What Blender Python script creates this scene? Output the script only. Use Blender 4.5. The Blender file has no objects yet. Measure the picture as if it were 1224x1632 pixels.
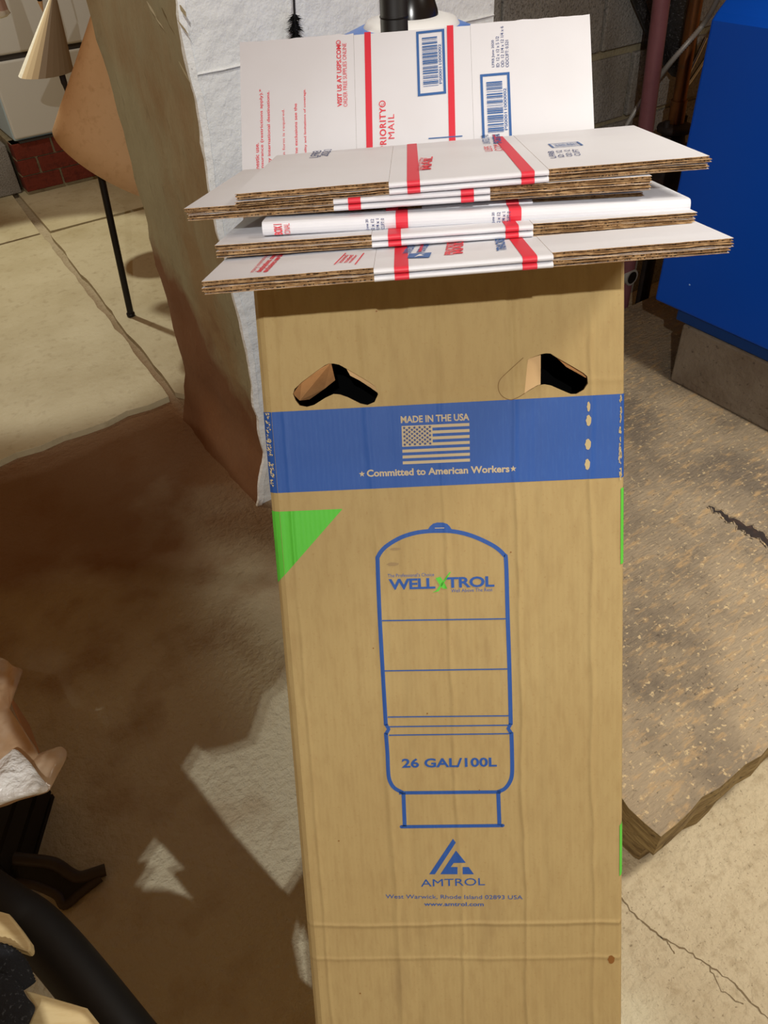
import bpy, bmesh, math, random
from mathutils import Vector, Matrix, noise
from mathutils.geometry import tessellate_polygon
random.seed(7)
SC = bpy.context.scene
COL = SC.collection
PI = math.pi

# ------------------------------------------------------------------ camera
EYE = Vector((0, 0, 1.43))
CX = Vector((0.99793, -0.04295, -0.04796))       # picture right
CY = Vector((-0.06438, -0.66573, -0.74341))      # picture down
CZ = Vector((0.0, 0.74496, -0.66711))            # looking direction
cam = bpy.data.objects.new('camera', bpy.data.cameras.new('camera'))
COL.objects.link(cam)
cam.matrix_world = Matrix(((CX.x, -CY.x, -CZ.x, EYE.x), (CX.y, -CY.y, -CZ.y, EYE.y), (CX.z, -CY.z, -CZ.z, EYE.z), (0, 0, 0, 1)))
cam.data.sensor_fit = 'HORIZONTAL'; cam.data.sensor_width = 36; cam.data.lens = 36
cam.data.clip_start = 0.02
SC.camera = cam

# ------------------------------------------------------------------ light
SC.view_settings.view_transform = 'Standard'
SC.view_settings.look = 'None'
SC.view_settings.exposure = 0.08
SC.view_settings.gamma = 1.0
W = bpy.data.worlds.new('world'); SC.world = W; W.use_nodes = True
W.node_tree.nodes['Background'].inputs[0].default_value = (1.0, 0.49, 0.17, 1)
W.node_tree.nodes['Background'].inputs[1].default_value = 0.185

def lamp(name, kind, loc, power, color, size, target=None, **kw):
    d = bpy.data.lights.new(name, kind); d.energy = power; d.color = color
    if kind == 'AREA':
        d.size = size
    else:
        d.shadow_soft_size = size
    for k, v in kw.items():
        setattr(d, k, v)
    o = bpy.data.objects.new(name, d); COL.objects.link(o); o.location = loc
    if target is not None:
        o.rotation_euler = (Vector(target) - Vector(loc)).to_track_quat('-Z', 'Y').to_euler()
    return o

KEY = Vector((-.02, -0.8, 2.12))
lamp('twin_bulb', 'POINT', KEY + Vector((-.005, 0, .0065)), 51, (1.0, .985, .95), .004)
lamp('twin_bulb', 'POINT', KEY + Vector((.005, 0, -.0065)), 51, (1.0, .985, .95), .004)
lamp('slab_lamp', 'SPOT', (-1.9, 3.9, 2.4), 150, (1.0, .97, .82), .04, (-1.40, 3.12, 0), spot_size=math.radians(41), spot_blend=.22)
lamp('pier_fill', 'SPOT', (-2.6, 3.1, 1.9), 90, (1.0, .96, .80), .03, (-.50, 2.0, 1.02), spot_size=math.radians(38), spot_blend=.3)  # added spot without a visible source, brightens the pier's bare side
lamp('stack_lamp', 'SPOT', (-.15, .3, 2.6), 15, (1.0, .97, .93), .07, (.25, .85, 1.1), spot_size=math.radians(33), spot_blend=.45)
lamp('wall_fill', 'SPOT', (.2, .9, 2.5), 40, (1.0, .99, .96), .05, (-.12, 1.81, 1.25), spot_size=math.radians(44), spot_blend=.6)  # invented fill that lifts the white pier front
lamp('appliance_fill', 'SPOT', (-2.0, 3.2, 2.3), 45, (1.0, .97, .88), .05, (-1.45, 4.5, .75), spot_size=math.radians(50), spot_blend=.5)  # extra light put in for the white appliance, no lamp seen there
lamp('right_lamp', 'AREA', (1.55, .75, 2.5), 25, (1.0, .95, .85), .45, (1.25, .85, .1), spread=math.radians(95))

# ------------------------------------------------------------------ helpers
def srgb(r, g, b):
    f = lambda c: (c / 255 / 12.92) if c / 255 <= .04045 else ((c / 255 + .055) / 1.055) ** 2.4
    return (f(r), f(g), f(b), 1)

MATS = {}
def mat(name, col, rough=.8, layers=(), bump=None, metal=0.0, spec=.3, trans=0.0, coat=0.0, alpha=1.0, wave=None):
    """layers: (scale, stretch, detail, lo, hi, colour, strength); bump: (scale, stretch, detail, strength, distance)"""
    m = bpy.data.materials.new(name); m.use_nodes = True; MATS[name] = m
    n = m.node_tree.nodes; l = m.node_tree.links
    p = n['Principled BSDF']
    p.inputs['Roughness'].default_value = rough; p.inputs['Metallic'].default_value = metal
    p.inputs['Specular IOR Level'].default_value = spec
    p.inputs['Transmission Weight'].default_value = trans
    p.inputs['Coat Weight'].default_value = coat
    p.inputs['Alpha'].default_value = alpha
    tc = n.new('ShaderNodeTexCoord')
    def nz(scale, stretch, detail):
        mp = n.new('ShaderNodeMapping'); mp.inputs['Scale'].default_value = stretch
        l.new(tc.outputs['Object'], mp.inputs['Vector'])
        t = n.new('ShaderNodeTexNoise'); t.inputs['Scale'].default_value = scale; t.inputs['Detail'].default_value = detail
        t.inputs['Roughness'].default_value = .6
        l.new(mp.outputs['Vector'], t.inputs['Vector'])
        return t.outputs['Fac']
    cur = n.new('ShaderNodeRGB').outputs[0]; cur.default_value = srgb(*col)
    for (scale, stretch, detail, lo, hi, c2, st) in layers:
        mr = n.new('ShaderNodeMapRange'); mr.inputs['From Min'].default_value = lo; mr.inputs['From Max'].default_value = hi
        mr.inputs['To Max'].default_value = st
        l.new(nz(scale, stretch, detail), mr.inputs['Value'])
        mx = n.new('ShaderNodeMix'); mx.data_type = 'RGBA'
        l.new(mr.outputs[0], mx.inputs[0]); l.new(cur, mx.inputs[6]); mx.inputs[7].default_value = srgb(*c2)
        cur = mx.outputs[2]
    l.new(cur, p.inputs['Base Color'])
    m['cur'] = ''
    if bump:
        scale, stretch, detail, st, dist = bump
        b = n.new('ShaderNodeBump'); b.inputs['Strength'].default_value = st; b.inputs['Distance'].default_value = dist
        l.new(nz(scale, stretch, detail), b.inputs['Height']); l.new(b.outputs[0], p.inputs['Normal'])
    return m

def mask_mix(m, build, col):
    """mix a second colour into material m where build(nodes, links, coord_output) gives a 0..1 factor"""
    n = m.node_tree.nodes; l = m.node_tree.links; p = n['Principled BSDF']
    src = p.inputs['Base Color'].links[0].from_socket
    tc = [x for x in n if x.type == 'TEX_COORD'][0]
    fac = build(n, l, tc.outputs['Object'])
    mx = n.new('ShaderNodeMix'); mx.data_type = 'RGBA'
    l.new(fac, mx.inputs[0]); l.new(src, mx.inputs[6])
    if isinstance(col, tuple):
        mx.inputs[7].default_value = srgb(*col)
    l.new(mx.outputs[2], p.inputs['Base Color'])

def math_node(n, l, op, a, b=None, c=None):
    k = n.new('ShaderNodeMath'); k.operation = op
    for i, v in enumerate((a, b, c)):
        if v is None: continue
        if isinstance(v, (int, float)): k.inputs[i].default_value = v
        else: l.new(v, k.inputs[i])
    return k.outputs[0]

def maprange(n, l, v, a, b, c=0.0, d=1.0):
    k = n.new('ShaderNodeMapRange'); l.new(v, k.inputs[0])
    k.inputs[1].default_value = a; k.inputs[2].default_value = b; k.inputs[3].default_value = c; k.inputs[4].default_value = d
    return k.outputs[0]

def noise_node(n, l, vec, scale, detail=4):
    t = n.new('ShaderNodeTexNoise'); t.inputs['Scale'].default_value = scale; t.inputs['Detail'].default_value = detail
    l.new(vec, t.inputs['Vector']); return t.outputs['Fac']

class MB:
    """collects shapes and links them as ONE mesh object"""
    def __init__(s):
        s.v = []; s.f = []; s.m = []; s.sm = []; s.mats = []
    def mi(s, m):
        m = MATS[m] if isinstance(m, str) else m
        if m not in s.mats: s.mats.append(m)
        return s.mats.index(m)
    def add(s, vs, fs, m, smooth=False):
        o = len(s.v); s.v += [tuple(v) for v in vs]; k = s.mi(m)
        for f in fs:
            s.f.append(tuple(i + o for i in f)); s.m.append(k); s.sm.append(smooth)
        return s
    def box(s, x0, x1, y0, y1, z0, z1, m):
        v = [(x, y, z) for x in (x0, x1) for y in (y0, y1) for z in (z0, z1)]
        return s.add(v, [(0, 1, 3, 2), (4, 6, 7, 5), (0, 4, 5, 1), (2, 3, 7, 6), (0, 2, 6, 4), (1, 5, 7, 3)], m)
    def hexa(s, p, m):      # p: bottom 4 then top 4
        return s.add(p, [(3, 2, 1, 0), (4, 5, 6, 7), (0, 1, 5, 4), (1, 2, 6, 5), (2, 3, 7, 6), (3, 0, 4, 7)], m)
    def prism(s, poly, z0, z1, m, holes=()):
        """polygon (x,y) extruded in z, may have holes"""
        loops = [list(poly)] + [list(h) for h in holes]
        tris = tessellate_polygon([[Vector((x, y, 0)) for x, y in lp] for lp in loops])
        flat = [p for lp in loops for p in lp]; n = len(flat)
        vs = [(x, y, z0) for x, y in flat] + [(x, y, z1) for x, y in flat]
        fs = []
        for a, b, c in tris:
            A, B, Cc = flat[a], flat[b], flat[c]
            if (B[0] - A[0]) * (Cc[1] - A[1]) - (B[1] - A[1]) * (Cc[0] - A[0]) < 0: b, c = c, b
            fs.append((a + n, b + n, c + n)); fs.append((a, c, b))
        o = 0
        for k, lp in enumerate(loops):
            ar = sum(lp[i][0] * lp[(i + 1) % len(lp)][1] - lp[(i + 1) % len(lp)][0] * lp[i][1] for i in range(len(lp)))
            fl = (ar > 0) == (k == 0)
            for i in range(len(lp)):
                a, b = o + i, o + (i + 1) % len(lp)
                fs.append((a, b, b + n, a + n) if fl else (b, a, a + n, b + n))
            o += len(lp)
        return s.add(vs, fs, m)
    def tube(s, pts, r, m, n=16, caps=True, rfun=None):
        pts = [Vector(p) for p in pts]; rings = []
        up = Vector((0, 0, 1))
        d0 = (pts[1] - pts[0]).normalized()
        ref = up if abs(d0.z) < .9 else Vector((1, 0, 0))
        u = d0.cross(ref).normalized()
        vs = []
        for i, p in enumerate(pts):
            d = (pts[min(i + 1, len(pts) - 1)] - pts[max(i - 1, 0)]).normalized()
            u = (u - d * u.dot(d)).normalized(); w = d.cross(u)
            rr = rfun(i) if rfun else (r[i] if isinstance(r, (list, tuple)) else r)
            for k in range(n):
                a = 2 * PI * k / n
                vs.append(p + (u * math.cos(a) + w * math.sin(a)) * rr)
        fs = []
        for i in range(len(pts) - 1):
            for k in range(n):
                a = i * n + k; b = i * n + (k + 1) % n
                fs.append((a, b, b + n, a + n))
        s.add(vs, fs, m, True)
        if caps:
            L = (len(pts) - 1) * n
            s.add(vs[:n], [tuple(range(n))[::-1]], m); s.add(vs[L:], [tuple(range(n))], m)
        return s
    def lathe(s, prof, c, m, n=48, wob=None):
        vs = []
        for (r, z) in prof:
            for k in range(n):
                a = 2 * PI * k / n
                rr = r * (wob(a, z) if wob else 1)
                vs.append((c[0] + rr * math.cos(a), c[1] + rr * math.sin(a), c[2] + z))
        fs = [(i * n + k, i * n + (k + 1) % n, (i + 1) * n + (k + 1) % n, (i + 1) * n + k) for i in range(len(prof) - 1) for k in range(n)]
        return s.add(vs, fs, m, True)
    def build(s, name, parent=None, bevel=0, kind=None, segs=2, weld=False):
        me = bpy.data.meshes.new(name); me.from_pydata(s.v, [], s.f)
        for m in s.mats: me.materials.append(m)
        me.polygons.foreach_set('material_index', s.m); me.polygons.foreach_set('use_smooth', s.sm)
        me.validate(); me.update()
        o = bpy.data.objects.new(name, me); COL.objects.link(o)
        if parent: o.parent = parent
        if kind: o['kind'] = kind
        if bevel:
            b = o.modifiers.new('bevel', 'BEVEL'); b.width = bevel; b.segments = segs; b.limit_method = 'ANGLE'; b.angle_limit = math.radians(50)
        return o

def thing(name, label, cat, mw=None, group=None):
    o = bpy.data.objects.new(name, None); COL.objects.link(o); o.empty_display_size = .05
    if mw is not None:
        o.matrix_world = mw if isinstance(mw, Matrix) else Matrix.Translation(Vector(mw))
    return tag(o, label, cat, group)

def tag(o, label, cat, group=None):
    o['label'] = label; o['category'] = cat
    if group: o['group'] = group
    return o

def basis(o, x, y, z):
    return Matrix(((x[0], y[0], z[0], o[0]), (x[1], y[1], z[1], o[1]), (x[2], y[2], z[2], o[2]), (0, 0, 0, 1)))

def ray(x, y):
    return CX * ((x - 612) / 1224) + CY * ((y - 816) / 1224) + CZ
def at(x, y, z):                 # point of height z seen at picture x, y
    d = ray(x, y); return EYE + d * ((z - EYE.z) / d.z)
def hit(x, y, p, n):             # point of the plane through p with normal n
    d = ray(x, y); return EYE + d * ((Vector(p) - EYE).dot(n) / d.dot(n))

E1 = Vector((math.cos(math.radians(32)), math.sin(math.radians(32)), 0))     # the room's own axes
E2 = Vector((-E1.y, E1.x, 0))
def rm(a, b, z): return E1 * a + E2 * b + Vector((0, 0, z))
ROOM = basis((0, 0, 0), E1, E2, (0, 0, 1))
def room_obj(o): o.matrix_world = ROOM; return o

_tc = {}
def glyphs(s, bold=0.0, space=1.0):
    """letters as flat triangles, fitted to the unit square"""
    k = (s, bold, space)
    if k in _tc: return _tc[k]
    c = bpy.data.curves.new('t', 'FONT'); c.body = s; c.size = 1; c.offset = bold; c.space_character = space
    c.resolution_u = 3
    o = bpy.data.objects.new('t', c); COL.objects.link(o)
    dg = bpy.context.evaluated_depsgraph_get(); e = o.evaluated_get(dg); me = e.to_mesh()
    vs = [v.co.copy() for v in me.vertices]; fs = [tuple(p.vertices) for p in me.polygons]
    e.to_mesh_clear(); bpy.data.objects.remove(o); bpy.data.curves.remove(c)
    x0 = min(v.x for v in vs); x1 = max(v.x for v in vs); y0 = min(v.y for v in vs); y1 = max(v.y for v in vs)
    _tc[k] = ([((v.x - x0) / (x1 - x0), (v.y - y0) / (y1 - y0)) for v in vs], fs)
    return _tc[k]

class Print:
    """ink on a flat face: 2-D shapes laid on the face by a mapping (u, v, lift) -> point"""
    def __init__(s, mapping): s.mb = MB(); s.map = mapping
    def raw(s, pts, fs, m, lift=.0003): s.mb.add([s.map(u, v, lift) for u, v in pts], fs, m); return s
    def poly(s, pts, m, lift=.0003):
        tr = tessellate_polygon([[Vector((a, b, 0)) for a, b in pts]]); return s.raw(pts, [tuple(t) for t in tr], m, lift)
    def rect(s, u0, v0, u1, v1, m, lift=.0003): return s.raw([(u0, v0), (u1, v0), (u1, v1), (u0, v1)], [(0, 1, 2, 3)], m, lift)
    def stroke(s, pts, w, m, lift=.0003, closed=False):
        P = [Vector(p) for p in pts]; n = len(P); L = []; Rr = []
        for i in range(n):
            a = P[(i - 1) % n] if closed or i > 0 else P[i]; b = P[(i + 1) % n] if closed or i < n - 1 else P[i]
            d = (b - a).normalized(); q = Vector((-d.y, d.x)) * w / 2
            L.append(P[i] + q); Rr.append(P[i] - q)
        fs = [(i, (i + 1) % n, n + (i + 1) % n, n + i) for i in range(n if closed else n - 1)]
        return s.raw([tuple(p) for p in L + Rr], fs, m, lift)
    def text(s, t, p0, p1, h, m, up, bold=0.0, lift=.0004, space=1.0):
        """baseline from p0 to p1, letters h high towards up"""
        g, fs = glyphs(t, bold, space); p0 = Vector(p0); e = Vector(p1) - p0; uv = Vector(up)
        return s.raw([tuple(p0 + e * x + uv * (h * y)) for x, y in g], fs, m, lift)
    def ellipse(s, u, v, a, b, m, lift=.0004, n=14):
        return s.poly([(u + a * math.cos(2 * PI * k / n) * (1 + .18 * math.sin(3 * k)), v + b * math.sin(2 * PI * k / n)) for k in range(n)], m, lift)
    def build(s, name, parent, label=None):
        o = s.mb.build(name, parent)
        if label: o['label'] = label
        return o

# ------------------------------------------------------------------ materials
I3 = (1, 1, 1)
mat('concrete', (178, 166, 138), .9, [(3, I3, 6, .35, .7, (150, 138, 110), .8), (45, I3, 6, .52, .72, (120, 104, 78), .5), (160, I3, 2, .62, .72, (90, 75, 55), .6)], (60, I3, 8, .35, .01))
mat('slab_concrete', (188, 178, 146), .55, [(2.2, I3, 6, .4, .7, (160, 146, 108), .8), (30, I3, 6, .55, .75, (140, 122, 88), .5)], (40, I3, 8, .25, .01), spec=.45)
mat('pad_concrete', (146, 130, 106), .9, [(4, I3, 6, .38, .6, (100, 89, 76), .9), (22, (1, 3, 1), 6, .52, .68, (172, 142, 100), .75), (90, I3, 3, .6, .7, (205, 180, 135), .7), (120, I3, 3, .62, .72, (66, 56, 46), .7)], (50, (1, 3, 1), 8, .6, .015))
mat('pad_side', (150, 128, 84), .95, [(12, (1, 1, 4), 6, .45, .65, (104, 82, 48), .85), (60, I3, 4, .6, .7, (60, 44, 26), .8)], (30, (1, 1, 3), 8, .9, .02))
mat('pier_side', (146, 137, 106), .9, [(3.5, (1, 1, .5), 6, .45, .62, (140, 110, 70), .7), (6, (1, 1, .4), 6, .5, .7, (158, 150, 118), .7), (50, (1, 1, .3), 5, .6, .72, (96, 80, 50), .3)], (40, (1, 1, .7), 8, .3, .01))
mat('white_paint', (234, 236, 234), .6, [(5, I3, 5, .5, .75, (214, 216, 214), .6), (70, I3, 4, .68, .76, (120, 110, 95), .6)], (25, I3, 8, .5, .015))
mat('grey_block', (150, 147, 140), .95, [(160, I3, 3, .5, .66, (96, 92, 86), .8), (140, I3, 3, .62, .7, (160, 156, 146), .7), (4, I3, 4, .5, .7, (124, 116, 102), .6)], (150, I3, 4, .7, .01))
mat('mortar', (150, 140, 112), .95, [(20, I3, 4, .5, .7, (120, 108, 80), .8)], (60, I3, 6, .6, .01))
mat('brick', (112, 48, 34), .9, [(30, I3, 5, .5, .7, (80, 34, 26), .8)], (60, I3, 6, .5, .01))
mat('plinth_block', (120, 108, 92), .95, [(5, I3, 6, .45, .7, (88, 72, 56), .8), (70, I3, 4, .6, .7, (60, 50, 42), .7)], (60, I3, 8, .5, .01))
kraft = mat('kraft', (172, 150, 102), .75, [(3, I3, 3, .35, .7, (163, 138, 90), .7), (90, (1, 1, .25), 3, .45, .7, (150, 124, 80), .4), (260, I3, 2, .6, .75, (150, 116, 72), .4), (9, (1.5, 1, .35), 5, .6, .75, (138, 114, 76), .45)], None)
mat('kraft_inside', (190, 140, 90), .85, [(90, I3, 3, .45, .7, (165, 118, 74), .5)])
mat('kraft_pale', (210, 176, 128), .8)
mat('ink_blue', (38, 80, 152), .6, [(120, (3, 1, .4), 3, .5, .75, (50, 92, 160), .5)], spec=.35)
mat('ink_green', (88, 190, 60), .6, [(120, (3, 1, .4), 3, .5, .75, (80, 180, 60), .5)])
mat('print_kraft', (186, 170, 138), .8)
mat('print_navy', (56, 72, 120), .8)
mat('scuff', (184, 166, 124), .9)
mat('cut_line', (120, 92, 56), .9)
mat('grease', (128, 84, 36), .6)
mat('smudge', (150, 128, 92), .9)
mat('mail_white', (219, 220, 225), .55, [(5, I3, 3, .45, .75, (209, 208, 211), .6)], (8, (1, 1, 1), 3, .15, .01), spec=.35)
mat('mail_red', (214, 50, 66), .5)
mat('mail_red_ink', (220, 66, 78), .6)
mat('mail_blue', (58, 100, 160), .5)
mat('mail_ink', (62, 78, 128), .7)
mat('flute', (98, 72, 46), .95, [(90, (.25, .25, 3.2), 4, .45, .6, (176, 140, 98), .9), (420, (1, 1, .6), 2, .5, .6, (46, 32, 20), .9)], (300, (1, 1, 1), 3, .8, .004))
mat('flute_dark', (66, 48, 32), .95, [(420, (1, 1, .6), 2, .5, .65, (120, 92, 62), .6)], (300, I3, 3, .8, .004))
mat('liner', (146, 112, 74), .9, [(120, (1, 1, 2), 3, .45, .62, (206, 172, 126), .7)])
mat('boiler_blue', (0, 72, 180), .36, [(1.5, I3, 2, .4, .7, (0, 66, 170), .6)], spec=.2)
mat('boiler_dark', (0, 50, 110), .4)
mat('speck', (150, 190, 230), .5)
mat('tank_blue', (60, 118, 205), .3, spec=.5)
mat('plastic_white', (225, 225, 222), .4)
mat('plastic_black', (14, 14, 15), .22, spec=.6)
mat('rubber_black', (16, 15, 15), .55, spec=.4)
mat('iron_dark', (40, 32, 28), .7, [(40, I3, 4, .5, .7, (70, 48, 36), .6)], (60, I3, 5, .5, .004))
mat('pipe_red', (128, 80, 84), .5, [(20, I3, 4, .5, .75, (104, 62, 66), .5)], spec=.4)
mat('copper', (138, 88, 48), .38, [(14, (1, 1, .5), 5, .45, .7, (90, 58, 36), .8), (60, I3, 3, .6, .7, (60, 84, 66), .3)], metal=.75)
mat('cable_steel', (176, 172, 164), .45, metal=.25)
mat('chrome', (200, 205, 205), .15, metal=1.0)
mat('tar_black', (26, 26, 27), .25, [(160, I3, 3, .6, .68, (150, 150, 150), .5)], (120, I3, 5, .9, .01), spec=.6)
mat('washer_white', (208, 208, 200), .35, spec=.45)
mat('washer_side', (178, 204, 214), .4)
mat('seam_dark', (60, 56, 52), .7)
mat('cone_tan', (224, 186, 140), .75, [(6, I3, 5, .45, .7, (210, 168, 120), .6), (40, I3, 4, .55, .75, (178, 134, 88), .4)], (14, I3, 5, .3, .01))
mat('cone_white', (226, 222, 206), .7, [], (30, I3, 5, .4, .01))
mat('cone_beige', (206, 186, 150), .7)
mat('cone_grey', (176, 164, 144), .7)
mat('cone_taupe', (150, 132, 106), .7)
mat('black_metal', (20, 18, 17), .45, spec=.4)
mat('brush_black', (10, 10, 10), .8)
mat('pink_cloth', (196, 166, 152), .9)
mat('wood_pale', (216, 196, 148), .7, [(16, (1, 6, 6), 4, .45, .7, (198, 172, 120), .7)])
mat('black_cloth', (34, 36, 40), .95, [(200, I3, 2, .6, .68, (80, 84, 90), .7)], (140, I3, 4, .8, .004))
mat('leg_brown', (58, 50, 42), .45, [(20, I3, 4, .5, .7, (40, 32, 26), .6)])
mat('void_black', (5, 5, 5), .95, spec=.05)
mat('black_crate', (22, 20, 18), .6)
mat('film', (226, 222, 212), .18, [(14, I3, 3, .45, .65, (236, 240, 238), .8)], (18, I3, 3, .7, .02), spec=.6, trans=.25, alpha=.62)
mat('film_tan', (204, 172, 136), .22, [(14, I3, 3, .45, .65, (222, 204, 180), .7)], (16, I3, 3, .5, .02), spec=.6, alpha=.72)
mat('film_white', (236, 238, 236), .3, [], (26, I3, 4, .8, .02), spec=.6, alpha=.93)
mat('carton_tan', (196, 140, 92), .8)

# low floor painted paler to brighten its light patch, ending towards the right
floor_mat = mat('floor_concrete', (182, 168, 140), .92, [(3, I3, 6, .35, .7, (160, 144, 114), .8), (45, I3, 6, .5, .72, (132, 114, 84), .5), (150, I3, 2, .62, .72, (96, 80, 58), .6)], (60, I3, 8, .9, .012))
def _pale_floor(n, l, co):
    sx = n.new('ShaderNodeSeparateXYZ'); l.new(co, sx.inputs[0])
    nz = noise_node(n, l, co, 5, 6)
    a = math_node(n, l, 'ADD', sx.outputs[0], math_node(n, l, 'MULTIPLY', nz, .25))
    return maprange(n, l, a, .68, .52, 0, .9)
mask_mix(floor_mat, _pale_floor, (206, 200, 172))
def _brown_shade(n, l, co):  # brown mottling: part stain, part shade put into the colour
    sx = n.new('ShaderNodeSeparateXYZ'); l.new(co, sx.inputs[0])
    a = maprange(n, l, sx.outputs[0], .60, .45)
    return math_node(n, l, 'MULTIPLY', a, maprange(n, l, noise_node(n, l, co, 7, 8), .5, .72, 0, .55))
mask_mix(floor_mat, _brown_shade, (160, 134, 98))
def _stain_shade(n, l, co):                 # rusty stain deepened by painted shade, below the slab's edge and at the pier's foot
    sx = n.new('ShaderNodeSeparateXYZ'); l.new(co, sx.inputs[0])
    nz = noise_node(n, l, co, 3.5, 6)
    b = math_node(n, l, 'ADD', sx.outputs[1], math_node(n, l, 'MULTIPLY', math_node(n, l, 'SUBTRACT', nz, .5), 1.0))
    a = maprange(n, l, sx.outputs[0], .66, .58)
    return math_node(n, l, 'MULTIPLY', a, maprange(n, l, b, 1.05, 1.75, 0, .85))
mask_mix(floor_mat, _stain_shade, (120, 78, 40))
# rust and painted-in shade climbing the bare side of the pier
def _rust_shade(n, l, co):
    sx = n.new('ShaderNodeSeparateXYZ'); l.new(co, sx.inputs[0])
    nz = noise_node(n, l, co, 6, 6)
    h = math_node(n, l, 'ADD', sx.outputs[2], math_node(n, l, 'MULTIPLY', math_node(n, l, 'SUBTRACT', nz, .5), .5))
    h = math_node(n, l, 'SUBTRACT', h, math_node(n, l, 'MULTIPLY', math_node(n, l, 'SUBTRACT', sx.outputs[1], 1.6), .55))
    return maprange(n, l, h, .34, .22, 0, .85)
mask_mix(MATS['pier_side'], _rust_shade, (112, 66, 34))

# creases pressed into the carton's board
def crease(m, us, vs, strength=1.0):
    n = m.node_tree.nodes; l = m.node_tree.links; p = n['Principled BSDF']
    tc = [x for x in n if x.type == 'TEX_COORD'][0]
    sx = n.new('ShaderNodeSeparateXYZ'); l.new(tc.outputs['Object'], sx.inputs[0])
    wob = math_node(n, l, 'MULTIPLY', noise_node(n, l, tc.outputs['Object'], 7, 3), .014)
    tot = None
    for (ax, pos, w, amp) in us + vs:
        d = math_node(n, l, 'SUBTRACT', math_node(n, l, 'ADD', sx.outputs[ax], wob), pos + .007)
        d = math_node(n, l, 'DIVIDE', d, w)
        g = math_node(n, l, 'POWER', 2.718, math_node(n, l, 'MULTIPLY', math_node(n, l, 'MULTIPLY', d, d), -1))
        g = math_node(n, l, 'MULTIPLY', g, amp)
        tot = g if tot is None else math_node(n, l, 'ADD', tot, g)
    nz = noise_node(n, l, tc.outputs['Object'], 14, 5)
    tot = math_node(n, l, 'ADD', tot, math_node(n, l, 'MULTIPLY', nz, .8))
    fl = n.new('ShaderNodeTexWave'); fl.inputs['Scale'].default_value = 55; fl.bands_direction = 'X'
    l.new(tc.outputs['Object'], fl.inputs['Vector'])
    tot = math_node(n, l, 'ADD', tot, math_node(n, l, 'MULTIPLY', fl.outputs['Fac'], .05))
    b = n.new('ShaderNodeBump'); b.inputs['Strength'].default_value = strength; b.inputs['Distance'].default_value = .003
    l.new(tot, b.inputs['Height']); l.new(b.outputs[0], p.inputs['Normal'])
CR_U = [(0, .122, .004, 1.0), (0, .145, .008, -.6), (0, .205, .003, .7), (0, .287, .003, 1.0), (0, .372, .003, .8), (0, .026, .003, .7), (0, .31, .006, -.4)]
CR_V = [(2, .175, .003, .9), (2, .125, .003, .6), (2, .86, .004, .35)]
crease(MATS['kraft'], CR_U, CR_V, .45)
crease(MATS['ink_blue'], CR_U, CR_V, .35)
crease(MATS['ink_green'], CR_U, CR_V)

# ------------------------------------------------------------------ the room
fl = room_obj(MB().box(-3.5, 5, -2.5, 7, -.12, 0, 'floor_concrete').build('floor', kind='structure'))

# low slab behind, cut by an open joint along the room and one across
def slab_piece(poly, seed, z=.022):
    m = MB(); m.prism(poly, 0, z, 'slab_concrete'); return m
sl = MB()
def jag(a0, b0, a1, b1, n, amp, seed):
    r = random.Random(seed); out = []
    for i in range(n + 1):
        t = i / n; k = amp * (r.random() - .5) if 0 < i < n else 0
        d = Vector((a1 - a0, b1 - b0)).normalized()
        out.append((a0 + (a1 - a0) * t - d.y * k, b0 + (b1 - b0) * t + d.x * k))
    return out
jl = jag(.585, 2.262, .655, 4.02, 24, .012, 3); jr = jag(.612, 2.275, .690, 4.02, 24, .012, 4)
fe = jag(-1.6, 2.25, .585, 2.262, 30, .02, 5)
sl.prism(fe + jl[1:] + [(-1.6, 4.0)], 0, .022, 'slab_concrete')
ce = jag(.690, 4.0, 3.0, 3.98, 20, .02, 6)
sl.prism([(.612, 2.275), (.66, 2.20), (.70, 2.15), (3.0, 2.15)] + ce[::-1] + jr[::-1][1:-1], 0, .022, 'slab_concrete')
sl.prism([(.70, 4.03), (3.0, 4.01), (3.0, 4.75), (.72, 4.75)], 0, .022, 'slab_concrete')
sl.prism([(-1.6, 4.025), (.65, 4.04), (.69, 4.75), (-1.6, 4.75)], 0, .022, 'slab_concrete')
room_obj(sl.build('floor_slab', kind='structure', bevel=.006))

# pier: bare side towards the slab, white painted front
pr = MB()
A0, A1, B0, B1 = .624, 1.385, 1.596, 2.13
NS = 14
def pier_col(a, b, z, ja): return rm(a + ja, b, z)
rows = []
def ragged(b, z):   # uneven plaster
    return .012 * (noise.noise(Vector((b * 6, z * 6, 3))) + .5 * noise.noise(Vector((b * 19, z * 19, 7)))) - .05 * max(0, .16 - z) / .16 + .0
nb, nz_ = 22, 60
vs = []; fs = []
for j in range(nz_ + 1):
    z = 2.4 * j / nz_
    for i in range(nb + 1):
        b = B0 + (B1 - B0) * i / nb
        edge = 1 if i == 0 else 0
        vs.append((A0 + ragged(b, z) - (.012 * max(0, z - .5) if i == nb else 0), b, z))
for j in range(nz_):
    for i in range(nb):
        k = j * (nb + 1) + i; fs.append((k, k + nb + 1, k + nb + 2, k + 1))
pr.add(vs, fs, 'pier_side', True)
na = 24; vs = []; fs = []
for j in range(nz_ + 1):
    z = 2.4 * j / nz_
    for i in range(na + 1):
        a = A0 + (A1 - A0) * i / na
        dy = .004 * noise.noise(Vector((a * 8, z * 8, 1)))
        jz = ((z - .18) % .40)
        vs.append((a + (ragged(B0, z) if i == 0 else 0), B0 + (dy if i else 0), z))
for j in range(nz_):
    for i in range(na):
        k = j * (na + 1) + i; fs.append((k, k + 1, k + na + 2, k + na + 1))
pr.add(vs, fs, 'white_paint', True)
pr.add([(A1, B0, 0), (A1, B1, 0), (A1, B1, 2.4), (A1, B0, 2.4)], [(0, 1, 2, 3)], 'white_paint')
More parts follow.
